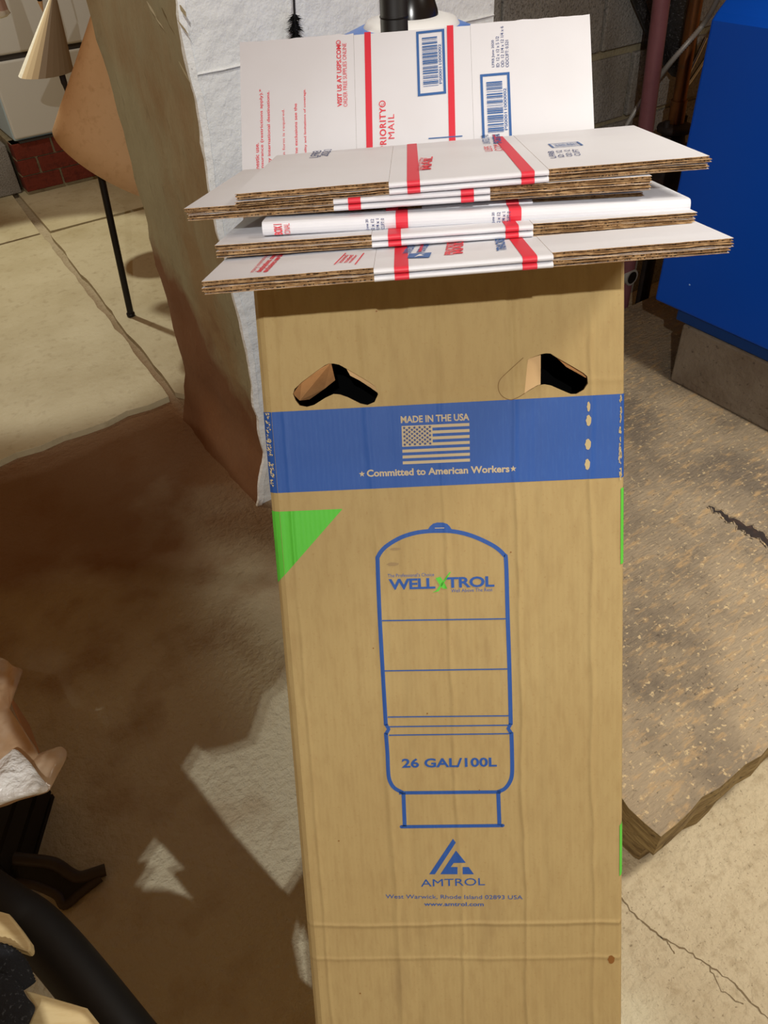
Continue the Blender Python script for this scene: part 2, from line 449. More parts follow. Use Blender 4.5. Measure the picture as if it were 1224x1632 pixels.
pr.add([(A0, B1, 0), (A1, B1, 0), (A1, B1, 2.4), (A0, B1, 2.4)], [(3, 2, 1, 0)], 'pier_side')
# painted-over block joints: shallow raised beads of paint
for z in (1.085, .70):
    for i in range(26):
        a = A0 + .004 + i * .029
        pr.tube([(a, B0 - .001, z + .006 * noise.noise(Vector((a * 9, z, 0)))), (a + .031, B0 - .001, z + .006 * noise.noise(Vector(((a + .031) * 9, z, 0))))], .0022, 'white_paint', 6, False)
# paint brushed round the corner onto the bare side
rr_ = random.Random(4); vs = []; nn_ = 160
for i in range(nn_ + 1):
    z = 2.4 * i / nn_; w = .006 + .010 * max(0, noise.noise(Vector((z * 14, 2, 1)))) + rr_.uniform(0, .004)
    vs += [(A0 + ragged(B0, z) + .012, B0 - .0045, z), (A0 + ragged(B0, z) - .002, B0 - .0015, z), (A0 + ragged(B0 + w, z) - .0025, B0 + w, z)]
pr.add(vs, [(3 * i + k, 3 * i + 3 + k, 3 * i + 4 + k, 3 * i + 1 + k) for i in range(nn_) for k in (0, 1)], 'white_paint')
# pale trowel scratches on the bare side
for (xa, ya, xb, yb, w) in ((234, 2, 250, 30, .008), (248, 28, 262, 48, .005), (283, 32, 302, 58, .007), (285, 98, 306, 138, .006), (287, 8, 297, 28, .012)):
    P = [hit(xa, ya, rm(A0 - .014, 0, 0), E1), hit(xb, yb, rm(A0 - .014, 0, 0), E1)]
    P = [(p.dot(E1), p.dot(E2), p.z) for p in P]
    pr.add([(P[0][0], P[0][1] - w * .3, P[0][2]), (P[0][0], P[0][1] + w * .3, P[0][2]), (A0 - .014, (P[0][1] + P[1][1]) / 2 + w, (P[0][2] + P[1][2]) / 2), P[1], (A0 - .014, (P[0][1] + P[1][1]) / 2 - w, (P[0][2] + P[1][2]) / 2)], [(0, 1, 2, 3, 4)], 'slab_concrete')
room_obj(pr.build('wall_center', kind='structure'))
# grey block wall behind on the right
gw = MB()
gw.box(1.39, 5, 1.84, 2.0, -.02, 2.5, 'mortar')
bz = .02
ri = 0
heights = [(.0, .30), (.315, .665), (.68, .862), (.885, 1.3), (1.31, 1.7), (1.71, 2.1), (2.11, 2.5)]
for (z0, z1) in heights:
    x = 1.39 - (.17 if ri % 2 else 0); 
    if ri == 2: x = 1.77
    if ri == 2: gw.box(1.39, 1.76, 1.826, 1.85, z0, z1, 'grey_block')
    while x < 5:
        gw.box(max(x, 1.39), min(x + .39, 5), 1.826 + random.uniform(-.004, .004), 1.85, z0, z1, 'grey_block'); x += .40
    ri += 1
room_obj(gw.build('wall_back', kind='structure', bevel=.004))
room_obj(MB().box(-1.2, 1.384, 5.6, 5.7, -.05, 2.5, 'white_paint').build('wall_left', kind='structure'))

# unseen board added behind the camera, cut to shape light on the left floor
def on_rear(p):
    t = (-.12 - KEY.y) / (p.y - KEY.y); q = KEY + (p - KEY) * t; return (q.x, q.z)
BE = lambda v: on_rear(Vector((-.1345, .8156, 1.0705)) + Vector((-.008, -.513, -.859)) * v)
FLR = lambda *p: [on_rear(at(x, y, 0)) for x, y in p]
HI = lambda z, *p: [on_rear(at(x, y, z)) for x, y in p]
rp = FLR((-120, 790), (60, 745), (180, 690), (270, 655), (330, 690), (395, 790)) + [BE(.30), BE(.40), BE(.48)]
rp += FLR((446, 1092), (425, 1108), (412, 1150), (402, 1178), (372, 1190), (333, 1198), (318, 1190), (294, 1226), (322, 1262), (372, 1328), (420, 1382), (455, 1422)) + [BE(.80), BE(.86), BE(.94)]
rp += FLR((520, 1800), (420, 1950), (100, 1950), (-420, 1950), (-420, 800))
bag_ = HI(.42, (-75, 1060), (0, 1060), (28, 1072), (12, 1115), (22, 1142), (58, 1203), (97, 1196), (100, 1206), (72, 1256), (0, 1278), (-75, 1288))
def shrink(h, f=.88):
    cx_ = sum(p[0] for p in h) / len(h); cy_ = sum(p[1] for p in h) / len(h); return [(cx_ + (p[0] - cx_) * f, cy_ + (p[1] - cy_) * f) for p in h]
bag_ = shrink(bag_)
slat_ = HI(.26, (-55, 1446), (0, 1457), (26, 1480), (44, 1508), (0, 1498), (-55, 1481))
board_ = HI(.27, (62, 1590), (134, 1611), (150, 1632), (160, 1650), (80, 1650))
tree_ = FLR((252, 1336), (222, 1378), (244, 1376), (218, 1416), (264, 1416), (308, 1432), (272, 1386), (292, 1380))
strip_ = FLR((478, 1466), (470, 1500), (482, 1560), (494, 1572), (490, 1500))
rw = MB(); rw.prism(rp, 0, .002, 'white_paint', [tree_, strip_, bag_, slat_, board_])
o = rw.build('shadow_board', kind='structure'); o.matrix_world = basis((0, -.12, 0), (1, 0, 0), (0, 0, 1), (0, -1, 0))

# ------------------------------------------------------------------ concrete pad and boiler
PADZ = .145
def pad_mesh():
    m = MB()
    x0, x1, y0, y1 = .668, 2.9, .262, 1.575
    fe = jag(x0, y0, x1, y0, 60, .014, 11); le = jag(x0, y1, x0, y0, 40, .012, 12)
    top = le[:-1] + fe + [(x1, y1)]
    m.prism(top, .075, PADZ, 'pad_side')
    cx, cy = 1.6, 1.0
    low = [(a + (.010 if a < x0 + .03 else 0), b + (.016 + .008 * math.sin(a * 21) if b < y0 + .03 else 0)) for a, b in top]
    m.prism(low, 0, .078, 'pad_side')
    # worn top skin, open crack through it
    tr = tessellate_polygon([[Vector((a, b, 0)) for a, b in top]])
    m.add([(a, b, PADZ + .001) for a, b in top], [tuple(t) for t in tr], 'pad_concrete')
    return m
pad = room_obj(pad_mesh().build('concrete_pad', bevel=.004))
tag(pad, 'raised grey-brown worn concrete pad on the floor right of the tall carton', 'concrete pad')
# the crack: a dark chipped groove with raised lips
ck = MB()
c0 = at(1128, 808, PADZ); c1 = at(1240, 872, PADZ)
r = random.Random(5); n = 26; L = []; Rr = []
dv = (c1 - c0); sd = Vector((-dv.y, dv.x, 0)).normalized()
for i in range(n + 1):
    t = i / n; p = c0 + dv * t + sd * r.uniform(-.006, .006); w = (.002 + .010 * min(1, t * 2.2)) * r.uniform(.6, 1.3)
    L.append(p + sd * w); Rr.append(p - sd * w)
vs = [v + Vector((0, 0, .0022)) for v in L + Rr]
ck.add(vs, [(i, i + 1, n + 2 + i, n + 1 + i) for i in range(n)], 'iron_dark')
for i in range(n):
    if r.random() < .8:
        for S, sg in ((L, 1), (Rr, -1)):
            ck.add([S[i] + Vector((0, 0, .002)), S[i + 1] + Vector((0, 0, .002)), S[i + 1] + sd * sg * .006 + Vector((0, 0, .0015)), S[i] + sd * sg * .007 * r.random() + Vector((0, 0, .006))], [(0, 1, 2, 3)], 'pad_concrete')
cko = ck.build('crack'); cko.parent = pad; cko.matrix_parent_inverse = pad.matrix_world.inverted(); cko['label'] = 'dark chipped crack'

# fine crack in the floor by the carton's foot
def floor_crack(px_, w, seed):
    P_ = [at(x, y, .0009) for x, y in px_]; q_ = []
    r_ = random.Random(seed)
    for a, b in zip(P_, P_[1:]): q_ += [a.lerp(b, k / 6) + Vector((r_.uniform(-.002, .002), r_.uniform(-.002, .002), 0)) for k in range(6)]
    q_.append(P_[-1]); L_ = []; R_ = []
    for i, p in enumerate(q_):
        d = (q_[min(i + 1, len(q_) - 1)] - q_[max(0, i - 1)]).normalized(); sd_ = Vector((-d.y, d.x, 0)) * w * r_.uniform(.3, 1.2)
        L_.append(p + sd_); R_.append(p - sd_)
    m = MB(); n = len(q_); m.add(L_ + R_, [(i, i + 1, n + i + 1, n + i) for i in range(n - 1)], 'crack_brown')
    o = m.build('crack'); o.parent = fl; o.matrix_parent_inverse = fl.matrix_world.inverted(); return o
mat('crack_brown', (104, 88, 64), .95)
floor_crack([(985, 1425), (1015, 1462), (1050, 1490), (1090, 1512), (1130, 1540), (1165, 1562), (1200, 1600), (1240, 1640)], .0014, 1)
floor_crack([(1130, 1540), (1150, 1580), (1185, 1600)], .0009, 2)
floor_crack([(1050, 1490), (1062, 1500), (1075, 1520)], .0009, 3)
pz = PADZ + .002
plinth = thing('concrete_plinth', 'grey concrete block plinth under the blue boiler', 'plinth', ROOM @ Matrix.Translation((1.775, 1.18, pz)))
x = 0
for i, (b0, b1) in enumerate(((0, -.395), (-.40, -.795), (-.80, -1.0))):
    o = MB().box(0, .55, b1, b0, 0, .185, 'plinth_block').build('block', plinth, bevel=.006)
boiler = thing('boiler', 'large bright blue boiler cabinet on concrete blocks at the right', 'boiler', ROOM @ Matrix.Translation((1.766, 1.284, pz + .187)))
bb = MB(); bb.box(.012, .62, -1.10, -.075, 0, .035, 'boiler_dark'); bb.build('base_rail', boiler, bevel=.004)
bz0 = .035
cab = MB()
# front skin with a bend: the upper part leans back a little
prof = [(0, bz0), (0, .725), (.012, .740), (.30, .98), (.62, 1.0), (.62, bz0)]
vs = [(a, y, z) for y in (-1.16, 0) for a, z in prof]
k = len(prof)
cab.add(vs, [tuple(range(k))[::-1], tuple(range(k, 2 * k))] + [(i, (i + 1) % k, k + (i + 1) % k, k + i) for i in range(k)], 'boiler_blue')
cab.build('cabinet', boiler, bevel=.008, segs=3)
bs = MB(); bs.box(-.0008, 0, -.105, -.101, .118, .121, 'speck'); bs.build('paint_chip', boiler)['label'] = 'pale chip in the paint'

# ------------------------------------------------------------------ pressure tank behind the stack, black pole
tk = thing('pressure_tank', 'blue pressure tank with white collar behind the standing mailer', 'tank', ROOM @ Matrix.Translation((.882, 1.225, pz)))
MB().lathe([(0, .05), (.15, .05), (.178, .07), (.19, .10), (.19, .86), (.185, .92), (.165, .975), (.13, 1.010), (.085, 1.028), (.04, 1.032), (0, 1.032)], (0, 0, 0), 'tank_blue').build('body', tk)
MB().lathe([(.15, 0), (.16, 0), (.155, .075), (.145, .075), (.15, 0)], (0, 0, 0), 'plastic_black').build('base_ring', tk)
MB().lathe([(0, 1.012), (.080, 1.012), (.083, 1.026), (.074, 1.037), (.055, 1.042), (0, 1.042)], (0, 0, 0), 'plastic_white').build('collar', tk)
MB().lathe([(.046, 1.038), (.044, 1.050), (.034, 1.078), (.029, 1.085), (.022, 1.087), (.020, 1.082), (0, 1.082)], (.0, .0, 0), 'plastic_black').build('valve_cap', tk)
po = MB(); pp = at(628, 40, 1.21)
pp = hit(628, 30, (0, 1.27, 0), Vector((0, 1, 0)))
po.lathe([(0, PADZ + .002), (.0195, PADZ + .002), (.0195, 1.62), (0, 1.62)], (pp.x, pp.y, 0), 'rubber_black', 24)
for z in (1.18, 1.225, 1.27, 1.4, 1.5): po.lathe([(.0195, z), (.0203, z + .001), (.0203, z + .003), (.0195, z + .004)], (pp.x, pp.y, 0), 'rubber_black', 24)
tag(po.build('black_pole'), 'glossy black pole standing in front of the blue tank', 'pole')

# ------------------------------------------------------------------ pipes at the back right
def vpipe(name, px, py, b, r, m, label, z0, z1, lean=0):
    p = hit(px, py, rm(0, b, 0), E2)
    mb = MB(); mb.tube([(p.x, p.y, z0), (p.x, p.y, z1)], r, m, 20)
    return mb, p
mb, p = vpipe('x', 1047, 60, 1.64, .0235, 'pipe_red', '', 0, 0)
mb = MB(); q = hit(1003, 414, rm(0, 1.64, 0), E2)
mb.tube([(q.x, q.y, .0) , (q.x, q.y, q.z), (p.x, p.y, p.z), (p.x + (p.x - q.x) * .8, p.y + (p.y - q.y) * .8, p.z + (p.z - q.z) * .8)], .0235, 'pipe_red', 20)
tag(mb.build('red_pipe'), 'dull mauve-red pipe rising in front of the grey block wall', 'pipe')

cp = hit(1077, 195, rm(0, 1.65, 0), E2); ct = hit(1109, 0, rm(0, 1.65, 0), E2)
ax = (ct - cp); 
cr = thing('copper_pipe', 'brown copper pipe with soldered coupling beside the blue boiler', 'pipe', cp)
MB().tube([(0, 0, 0), ax, ax * 1.8], .0205, 'copper', 20).build('tube', cr)
MB().tube([(0, 0, 0), ax * .19], .0245, 'copper', 20).tube([ax * .185, ax * .20], .0255, 'copper', 20).build('coupling', cr)
# circulator pump under it
pu = thing('circulator_pump', 'dark iron pump with a round flange under the copper pipe', 'pump', cp)
MB().lathe([(0, 0), (.03, 0), (.052, -.006), (.055, -.014), (.052, -.024), (.03, -.028), (0, -.028)], (0, 0, -.002), 'iron_dark', 32).build('flange', pu)
MB().lathe([(0, -.03), (.034, -.03), (.044, -.07), (.058, -.10), (.060, -.16), (.046, -.20), (.03, -.23), (.03, -.30), (0, -.30)], (0, 0, 0), 'iron_dark', 32).build('housing', pu)
for s in (-1, 1):
    c = E1 * (.041 * s)
    MB().lathe([(0, -.034), (.009, -.034), (.009, .012), (0, .012)], c, 'iron_dark', 6).build('bolt', pu)
mot = E1 * .03 + Vector((0, 0, -.13))
MB().tube([mot, mot + E1 * .10, mot + E1 * .125], [.05, .05, .04], 'iron_dark', 24).build('motor', pu)
MB().tube([(0, 0, -.29), (0, 0, -cp.z + .012)], .022, 'iron_dark', 20).build('lower_pipe', pu)
# short dark nipple low by the wall
q = hit(1006, 442, rm(0, 1.62, 0), E2)
nip = thing('pipe_stub', 'dark pipe stub with a pale rim low behind the carton', 'pipe', q)
MB().tube([E2 * .12, Vector((0, 0, 0))], .024, 'iron_dark', 20).build('stub', nip)
MB().tube([E2 * .012, -E2 * .004], .028, 'cable_steel', 24).tube([-E2 * .0035, -E2 * .005], .021, 'black_metal', 24).build('rim', nip)

# black tarred flue elbow between the pipes
def hb(x, y, b): return hit(x, y, rm(0, b, 0), E2)
mb = MB()
mb.tube([hb(1066, -160, 1.752), hb(1074, -40, 1.758), hb(1080, 40, 1.76), hb(1083, 92, 1.762), hb(1084, 112, 1.765)], [.055, .055, .055, .052, .032], 'tar_black', 24)
tag(mb.build('flue_pipe'), 'shiny black tarred pipe end between red and copper pipes', 'pipe')
mb = MB(); mb.tube([hb(1000, -60, 1.79), hb(1018, 0, 1.795), hb(1040, 62, 1.80), hb(1052, 95, 1.80)], [.02, .018, .012, .006], 'tar_black', 12)
tag(mb.build('black_hose'), 'black strip of hose slanting behind the red pipe', 'hose')
for (pts, rr, nm, lb) in (([(1125, 60), (1112, 88), (1100, 112), (1092, 135)], .006, 'chrome_tube', 'upper thin chrome tube beside the copper pipe'),
                          ([(1128, 88), (1112, 112), (1100, 130), (1090, 142)], .006, 'chrome_tube', 'lower thin chrome tube beside the copper pipe')):
    mb = MB(); mb.tube([hb(x, y, 1.70) for x, y in pts], rr, 'chrome', 12); tag(mb.build(nm), lb, 'tube', 'chrome tubes by the boiler')
# armoured cable, ribbed
pts = [hb(*a) for a in ((1150, -14, 1.50), (1136, 14, 1.55), (1120, 40, 1.60), (1098, 66, 1.605), (1075, 92, 1.63), (1056, 116, 1.675), (1040, 140, 1.735), (1022, 162, 1.76), (1008, 184, 1.77), (996, 206, 1.78), (985, 240, 1.78))]
def smooth(pts, n):
    out = []
    P = [pts[0]] + pts + [pts[-1]]
    for i in range(1, len(P) - 2):
        for k in range(n):
            t = k / n; a, b, c, d = P[i - 1], P[i], P[i + 1], P[i + 2]
            out.append(.5 * ((2 * b) + (c - a) * t + (2 * a - 5 * b + 4 * c - d) * t * t + (3 * b - a - 3 * c + d) * t ** 3))
    return out + [pts[-1]]
sp = smooth(pts, 16)
mb = MB(); mb.tube(sp, .006, 'cable_steel', 10, rfun=lambda i: .0062 + .0022 * (i % 2))
tag(mb.build('armored_cable'), 'grey ribbed metal-clad cable running behind the red pipe to the boiler', 'cable')

# ------------------------------------------------------------------ soot brush hanging on the white pier
bt = hit(467, -30, rm(0, 1.575, 0), E2); bm_ = hit(471, 58, rm(0, 1.575, 0), E2)
br = thing('flue_brush', 'black bristle brush hanging against the white painted pier', 'brush', bm_)
axis = bt - bm_; Lb = axis.length * 1.5; axd = axis.normalized()
MB().tube([-axd * .10, axd * Lb], .0022, 'black_metal', 8).build('wire', br)
bristles = MB(); r = random.Random(9)
for i in range(900):
    t = r.random(); a = r.random() * 2 * PI
    env = (.034 - .014 * t) * (.75 + .25 * math.sin(t * 34)) * r.uniform(.6, 1.15)
    base = axd * (-.06 + t * (Lb * .72)); d = (E1 * math.cos(a) + E2 * math.sin(a) * .6)
    tip = base + d * env - axd * env * r.uniform(.1, .7)
    s_ = axd.cross(d).normalized() * .0011
    bristles.add([base - s_, base + s_, tip + axd * .0005], [(0, 1, 2)], 'brush_black')
    bristles.add([base - axd * .001, base + axd * .001, tip], [(0, 1, 2)], 'brush_black')
bristles.build('bristles', br)['kind'] = 'stuff'

# ------------------------------------------------------------------ the tall carton
CR = Vector((0.9974, -0.0640, 0.0290)); CD = Vector((-.008, -.513, -.859))
CN = Vector((.07, .856, -.512)); 
CD = (CD - CR * CD.dot(CR)).normalized(); CN = CR.cross(CD).normalized()
if CN.y < 0: CN = -CN
CTL = Vector((-0.13163, 0.81556, 1.07053))
BW, BL, BD = .41, 1.0, .41
foot = CTL + CD * BL
CM = basis(foot, CR, CN, -CD)
carton = thing('cardboard_carton', 'tall brown cardboard carton with blue band and tank drawing, leaning back', 'carton', CM)
CMI = CM.inverted()
CH = .012
def buv(x, y):
    p = CMI @ hit(x, y, CTL, CN); return (p.x, BL - p.z)
def cmap(u, v, lift):
    return (u, -lift, BL - v)
lhole = [buv(*p) for p in [(467, 628), (469.4, 620), (481, 609), (505, 591), (518, 582), (524, 579.5), (531.5, 579.5), (540, 581), (551, 587), (571, 598.5), (587, 608), (598, 616), (602.6, 628.4), (597, 640.7), (585.4, 645.6), (574, 643), (554, 633), (541, 628.6), (531.5, 628), (518.4, 634), (500.5, 645.4), (489, 648.5), (477.6, 646.4), (471, 638)]]
rhole = [buv(*p) for p in [(836, 627), (841, 574), (844, 571), (862.7, 564.4), (870, 563), (877.7, 563.5), (886, 569), (911.6, 583.5), (930, 594.5), (936, 600), (937, 611.4), (930.4, 621), (919, 627.8), (909.7, 628), (892.8, 620.8), (877.7, 614.2), (868, 612.5), (858, 614), (846, 621)]]
T = .005
def panel_from(poly, holes, m_out, m_in, depth):
    """sheet in the u-z plane with holes, thickness towards +y"""
    mb = MB(); loops = [poly] + holes
    tris = tessellate_polygon([[Vector((a, b, 0)) for a, b in lp] for lp in loops]); flat = [p for lp in loops for p in lp]; n = len(flat)
    mb.add([(u, 0, BL - v) for u, v in flat], [tuple(t) for t in tris], m_out)
    mb.add([(u, depth, BL - v) for u, v in flat], [tuple(t) for t in tris], m_in)
    o = 0
    for lp in loops:
        k = len(lp); q = [(u, 0, BL - v) for u, v in lp] + [(u, depth, BL - v) for u, v in lp]
        mb.add(q, [(i, (i + 1) % k, k + (i + 1) % k, k + i) for i in range(k)], 'flute')
    return mb
fp = panel_from([(CH, -.009), (BW - .006, -.009), (BW - .006, BL), (CH, BL)], [lhole, rhole], 'kraft', 'kraft_inside', T)
fp.build('front_panel', carton)
zs = lambda y: BL + .008 + .308 * y
for side, (ua, ub, nm) in enumerate(((0, CH, 'left'), (BW, BW - .006, 'right'))):
    mb = MB(); yc = CH * 1.25
    # rounded corner then the side wall
    q = [(ub, 0), (ub + (ua - ub) * .5, yc * .22), (ua + (ub - ua) * .12, yc * .6), (ua, yc * 1.1), (ua, BD)]
    inn = T if side == 0 else -T
    vo = [(u, y, 0) for u, y in q] + [(u, y, zs(y)) for u, y in q]
    k = len(q)
    mb.add(vo, [(i, i + 1, k + i + 1, k + i) for i in range(k - 1)], 'kraft')
    vi = [(u + inn, y + T, 0) for u, y in q] + [(u + inn, y + T, zs(y)) for u, y in q]
    mb.add(vi, [(i, i + 1, k + i + 1, k + i) for i in range(k - 1)], 'kraft_inside')
    mb.add(vo[k:] + vi[k:], [(i, i + 1, k + i + 1, k + i) for i in range(k - 1)], 'flute')
    mb.build('side_panel', carton)
MB().box(0, BW, BD - T, BD, 0, zs(BD), 'kraft').build('back_panel', carton)
MB().box(.03, BW - .03, .15, .16, .01, BL - .04, 'void_black').build('hole_shade', carton)['label'] = 'black sheet standing in for the dark inside of the carton'  # black sheet added in place of the shade behind the hand holes
MB().box(T, BW - T, .012, BD - T, .0, T, 'kraft').build('bottom_flap', carton)
tf = MB(); tf.hexa([(T, .115, zs(.115) - .004), (BW - T, .115, zs(.115) - .004), (BW - T, BD - T, zs(BD - T) - .004), (T, BD - T, zs(BD - T) - .004), (T, .115, zs(.115)), (BW - T, .115, zs(.115)), (BW - T, BD - T, zs(BD - T)), (T, BD - T, zs(BD - T))], 'kraft')
tf.build('top_flap', carton)
# hand-hole tongues pushed in
def tongue(pts, back, name='tongue', m='kraft_inside'):
    mb = MB(); vs = [(u, y, BL - v) for (u, v, y) in pts]; mb.add(vs, [tuple(range(len(vs)))], m)
    vs2 = [(u, y + .003, BL - v) for (u, v, y) in pts]; k = len(vs)
    mb.add(vs + vs2, [(i, (i + 1) % k, k + (i + 1) % k, k + i) for i in range(k)] + [tuple(range(k, 2 * k))], 'kraft_inside')
    return mb.build(name, carton)
def b3(x, y, d): u, v = buv(x, y); return (u, v, d)
tongue([b3(466, 628, .003), b3(480, 608, .003), b3(505, 590, .003), b3(527, 578, .003), b3(529, 607, .030), b3(510, 622, .034), b3(486, 639, .034), b3(473, 640, .02)], 0)
tongue([b3(549, 584, .0055), b3(571, 596, .0055), b3(590, 607, .0055), b3(604, 620, .0055), b3(603, 628, .010), b3(589, 618, .010), b3(572, 607, .010), b3(557, 599, .009)], 0, m='kraft_pale')
tongue([b3(834, 629, .001), b3(842, 570, .001), b3(864, 562, .010), b3(864, 613, .012), b3(848, 622, .006)], 0, m='kraft_pale')
tongue([b3(884, 565, .0055), b3(912, 580, .0055), b3(940, 597, .0055), b3(939, 604, .009), b3(925, 596, .009), b3(905, 585, .009)], 0)

UPV = (0, -1)
pt = Print(cmap)
def both(p0, p1, h, t, m, bold=0, space=1.0, lift=.0006, pr_=None):
    a = buv(*p0); b = buv(*p1); (pr_ or pt).text(t, a, b, h, m, UPV, bold, lift, space)
PXM = .41 / 590.0        # metres per picture pixel on the face (about)
v0, v1 = .157, .2506
# blue band round front and rounded corners
band = Print(cmap); n = 60
uu = [CH + (BW - CH - .006) * i / n for i in range(n + 1)]
band.raw([(u, v0) for u in uu] + [(u, v1) for u in uu], [(i, i + 1, n + 2 + i, n + 1 + i) for i in range(n)], 'ink_blue')
def corner_strip(mb, va, vb, side, m, lift=.0004):
    yc = CH * 1.25
    ua, ub = (0, CH) if side == 0 else (BW, BW - .006)
    q = [(ub, 0), (ub + (ua - ub) * .5, yc * .22), (ua + (ub - ua) * .12, yc * .6), (ua, yc * 1.1), (ua, BD * (.98 if m == 'ink_blue' else .3))]
    sg = -lift if side == 0 else lift
    k = len(q)
    def zz(f, i): return BL - (va if f == 0 else (vb if not callable(vb) else vb(q[i][0])))
    vs = [(u + sg, y - lift, zz(0, i)) for i, (u, y) in enumerate(q)] + [(u + sg, y - lift, zz(1, i)) for i, (u, y) in enumerate(q)]
    mb.add(vs, [(i, i + 1, k + i + 1, k + i) for i in range(k - 1)], m)
corner_strip(band.mb, v0, v1, 0, 'ink_blue'); corner_strip(band.mb, v0, v1, 1, 'ink_blue')
band_o = band.build('printed_band', carton, 'blue printed band')
# scuffs through the band
for (x, y, a, b) in ((938, 648, 2.5, 8), (938, 670, 4, 9), (937, 708, 4.5, 9), (936, 740, 4, 9)):
    sc = Print(cmap); u, v = buv(x, y); sc.ellipse(u, v, a * PXM, b * PXM, 'scuff', .0006); sc.build('worn_spot', band_o, 'bare worn spot in the blue ink')
sc = Print(cmap)
r = random.Random(3)
for i in range(46):
    v = v0 + (v1 - v0) * r.random(); u = .4035 + r.uniform(-.001, .001); sc.stroke([(u, v), (u + r.uniform(-.0006, .0006), v + r.uniform(.001, .006))], r.uniform(.0006, .0016), 'scuff', .0007)
for i in range(60):
    v = v0 + (v1 - v0) * r.random() * .9; k = .25 + .5 * r.random()
    u = CH * (1 - k); y = CH * 1.25 * .6 * k
    sc.mb.add([(u - .001, y - .0035, BL - v), (u + .0006, y - .0045, BL - v - r.uniform(.001, .004)), (u + .0016, y - .004, BL - v - .001)], [(0, 1, 2)], 'scuff')
o = sc.build('edge_wear', band_o, 'pale scuffs along the band edges'); o['kind'] = 'stuff'
# green corner triangles
gr = Print(cmap)
gu, gv = buv(546, 811); gb = .362
gl = lambda u: gb - (gb - gv) * (u / gu)
gr.poly([(CH, gv), (gu, gv), (CH, gl(CH))], 'ink_green')
corner_strip(gr.mb, gv, gl, 0, 'ink_green')
gr.build('printed_corner', carton, 'green printed triangle')
for va, vb in ((.263, .352), (.686, .757)):
    g2 = Print(cmap); corner_strip(g2.mb, va, vb, 1, 'ink_green'); g2.build('printed_corner', carton, 'green printed edge')

# flag and slogans
fg = Print(cmap)
a = buv(640, 679); b = buv(748, 674); c = buv(642, 740); d = buv(750, 736)
A_, B_, C_ = Vector(a), Vector(b), Vector(c)
ex = B_ - A_; ey = C_ - A_
def FP(x, y): return tuple(A_ + ex * x + ey * y)
for i in range(7):
    y = i * 2 / 13; x0 = .0 if i > 3 else .455
    fg.raw([FP(x0, y), FP(1, y), FP(1, y + 1 / 13), FP(x0, y + 1 / 13)], [(0, 1, 2, 3)], 'print_kraft', .0006)
fg.raw([FP(0, 0), FP(.455, 0), FP(.455, 7 / 13), FP(0, 7 / 13)], [(0, 1, 2, 3)], 'print_kraft', .0006)
def star(P, cx_, cy_, rad, m, lift):
    pts = [(cx_ + rad * (1 if k % 2 == 0 else .42) * math.sin(PI * k / 5), cy_ - rad * (1 if k % 2 == 0 else .42) * math.cos(PI * k / 5)) for k in range(10)]
    P.poly(pts, m, lift)
for row in range(9):
    for q in range(6 if row % 2 == 0 else 5):
        p = FP(.455 * ((q * 2 + 1 + (row % 2)) / 12), (7 / 13) * (row + 1) / 10); star(fg, p[0], p[1], .0021, 'print_navy', .0009)
both((639, 674.5), (748, 670), 11.5 * PXM, 'MADE IN THE USA', 'print_kraft', .03, 1.0, .0006, fg)
both((585, 760), (812, 752.5), 12 * PXM, 'Committed to American Workers', 'print_kraft', .03, 1.0, .0006, fg)
for x, y in ((577, 755.5), (818, 747)):
    u, v = buv(x, y); star(fg, u, v, 5.2 * PXM, 'print_kraft', .0006)
fg.build('flag_print', band_o, 'bare kraft flag and slogans in the blue band')

# tank drawing
td = Print(cmap); IB = 'ink_blue'; SW = 7.0 * PXM
def P(*pts): return [buv(*p) for p in pts]
def sm2(pts, n=5):
    q = smooth([Vector((a, b, 0)) for a, b in pts], n); return [(v.x, v.y) for v in q]
td.stroke(sm2(P((615, 1156), (610, 1070), (605, 980), (602, 900), (603, 886), (615, 871), (638, 857), (661, 849.5), (682, 846.5), (701, 846), (720, 846.5), (743, 851), (766, 859.5), (789, 871.5), (803, 884), (806.5, 895), (809, 980), (812, 1070), (814, 1155))), SW, IB)
td.stroke(sm2(P((615, 1168), (617.5, 1200), (619, 1233), (622, 1246), (629, 1256), (642, 1263))), SW, IB)
td.stroke(sm2(P((815, 1167), (816, 1200), (816, 1233), (812, 1247), (804, 1257), (793, 1262))), SW, IB)
td.stroke(P((615, 1154), (619.5, 1162), (615, 1170)), 6.5 * PXM, IB); td.stroke(P((814, 1153), (810, 1161), (815, 1169)), 6.5 * PXM, IB)
td.stroke(P((636, 1263.5), (798, 1262)), 6.5 * PXM, IB)
td.stroke(P((643, 1263), (645, 1317)), SW, IB); td.stroke(P((794, 1262), (796, 1315)), SW, IB)
td.stroke(P((640, 1317.5), (801, 1315.5)), 6.5 * PXM, IB)
for x, y in ((640, 1317.5), (801, 1315.5)):
    u, v = buv(x, y); td.ellipse(u, v, 3.3 * PXM, 3.3 * PXM, IB, .0003)
for (xa, ya, xb, yb) in ((609, 989, 806, 986), (613, 1069, 809, 1066), (618, 1142.5, 812, 1140.5), (620, 1158, 811, 1155.5), (620, 1171.5, 812, 1169)):
    td.stroke(P((xa, ya), (xb, yb)), 2.2 * PXM, IB, .0005)
td.poly(P((680, 847), (685, 839), (690, 834.5), (697, 832.7), (706, 832.7), (713, 835), (717, 839), (722, 847)), IB, .0005)
td.stroke(P((693, 841.5), (708, 841.2)), 1.2 * PXM, 'print_kraft', .0008)
both((641, 1223.5), (792, 1221.5), 18 * PXM, '26 GAL/100L', IB, .028, 1.0, .0006, td)
td.build('tank_drawing', carton, 'blue printed outline of a tank')
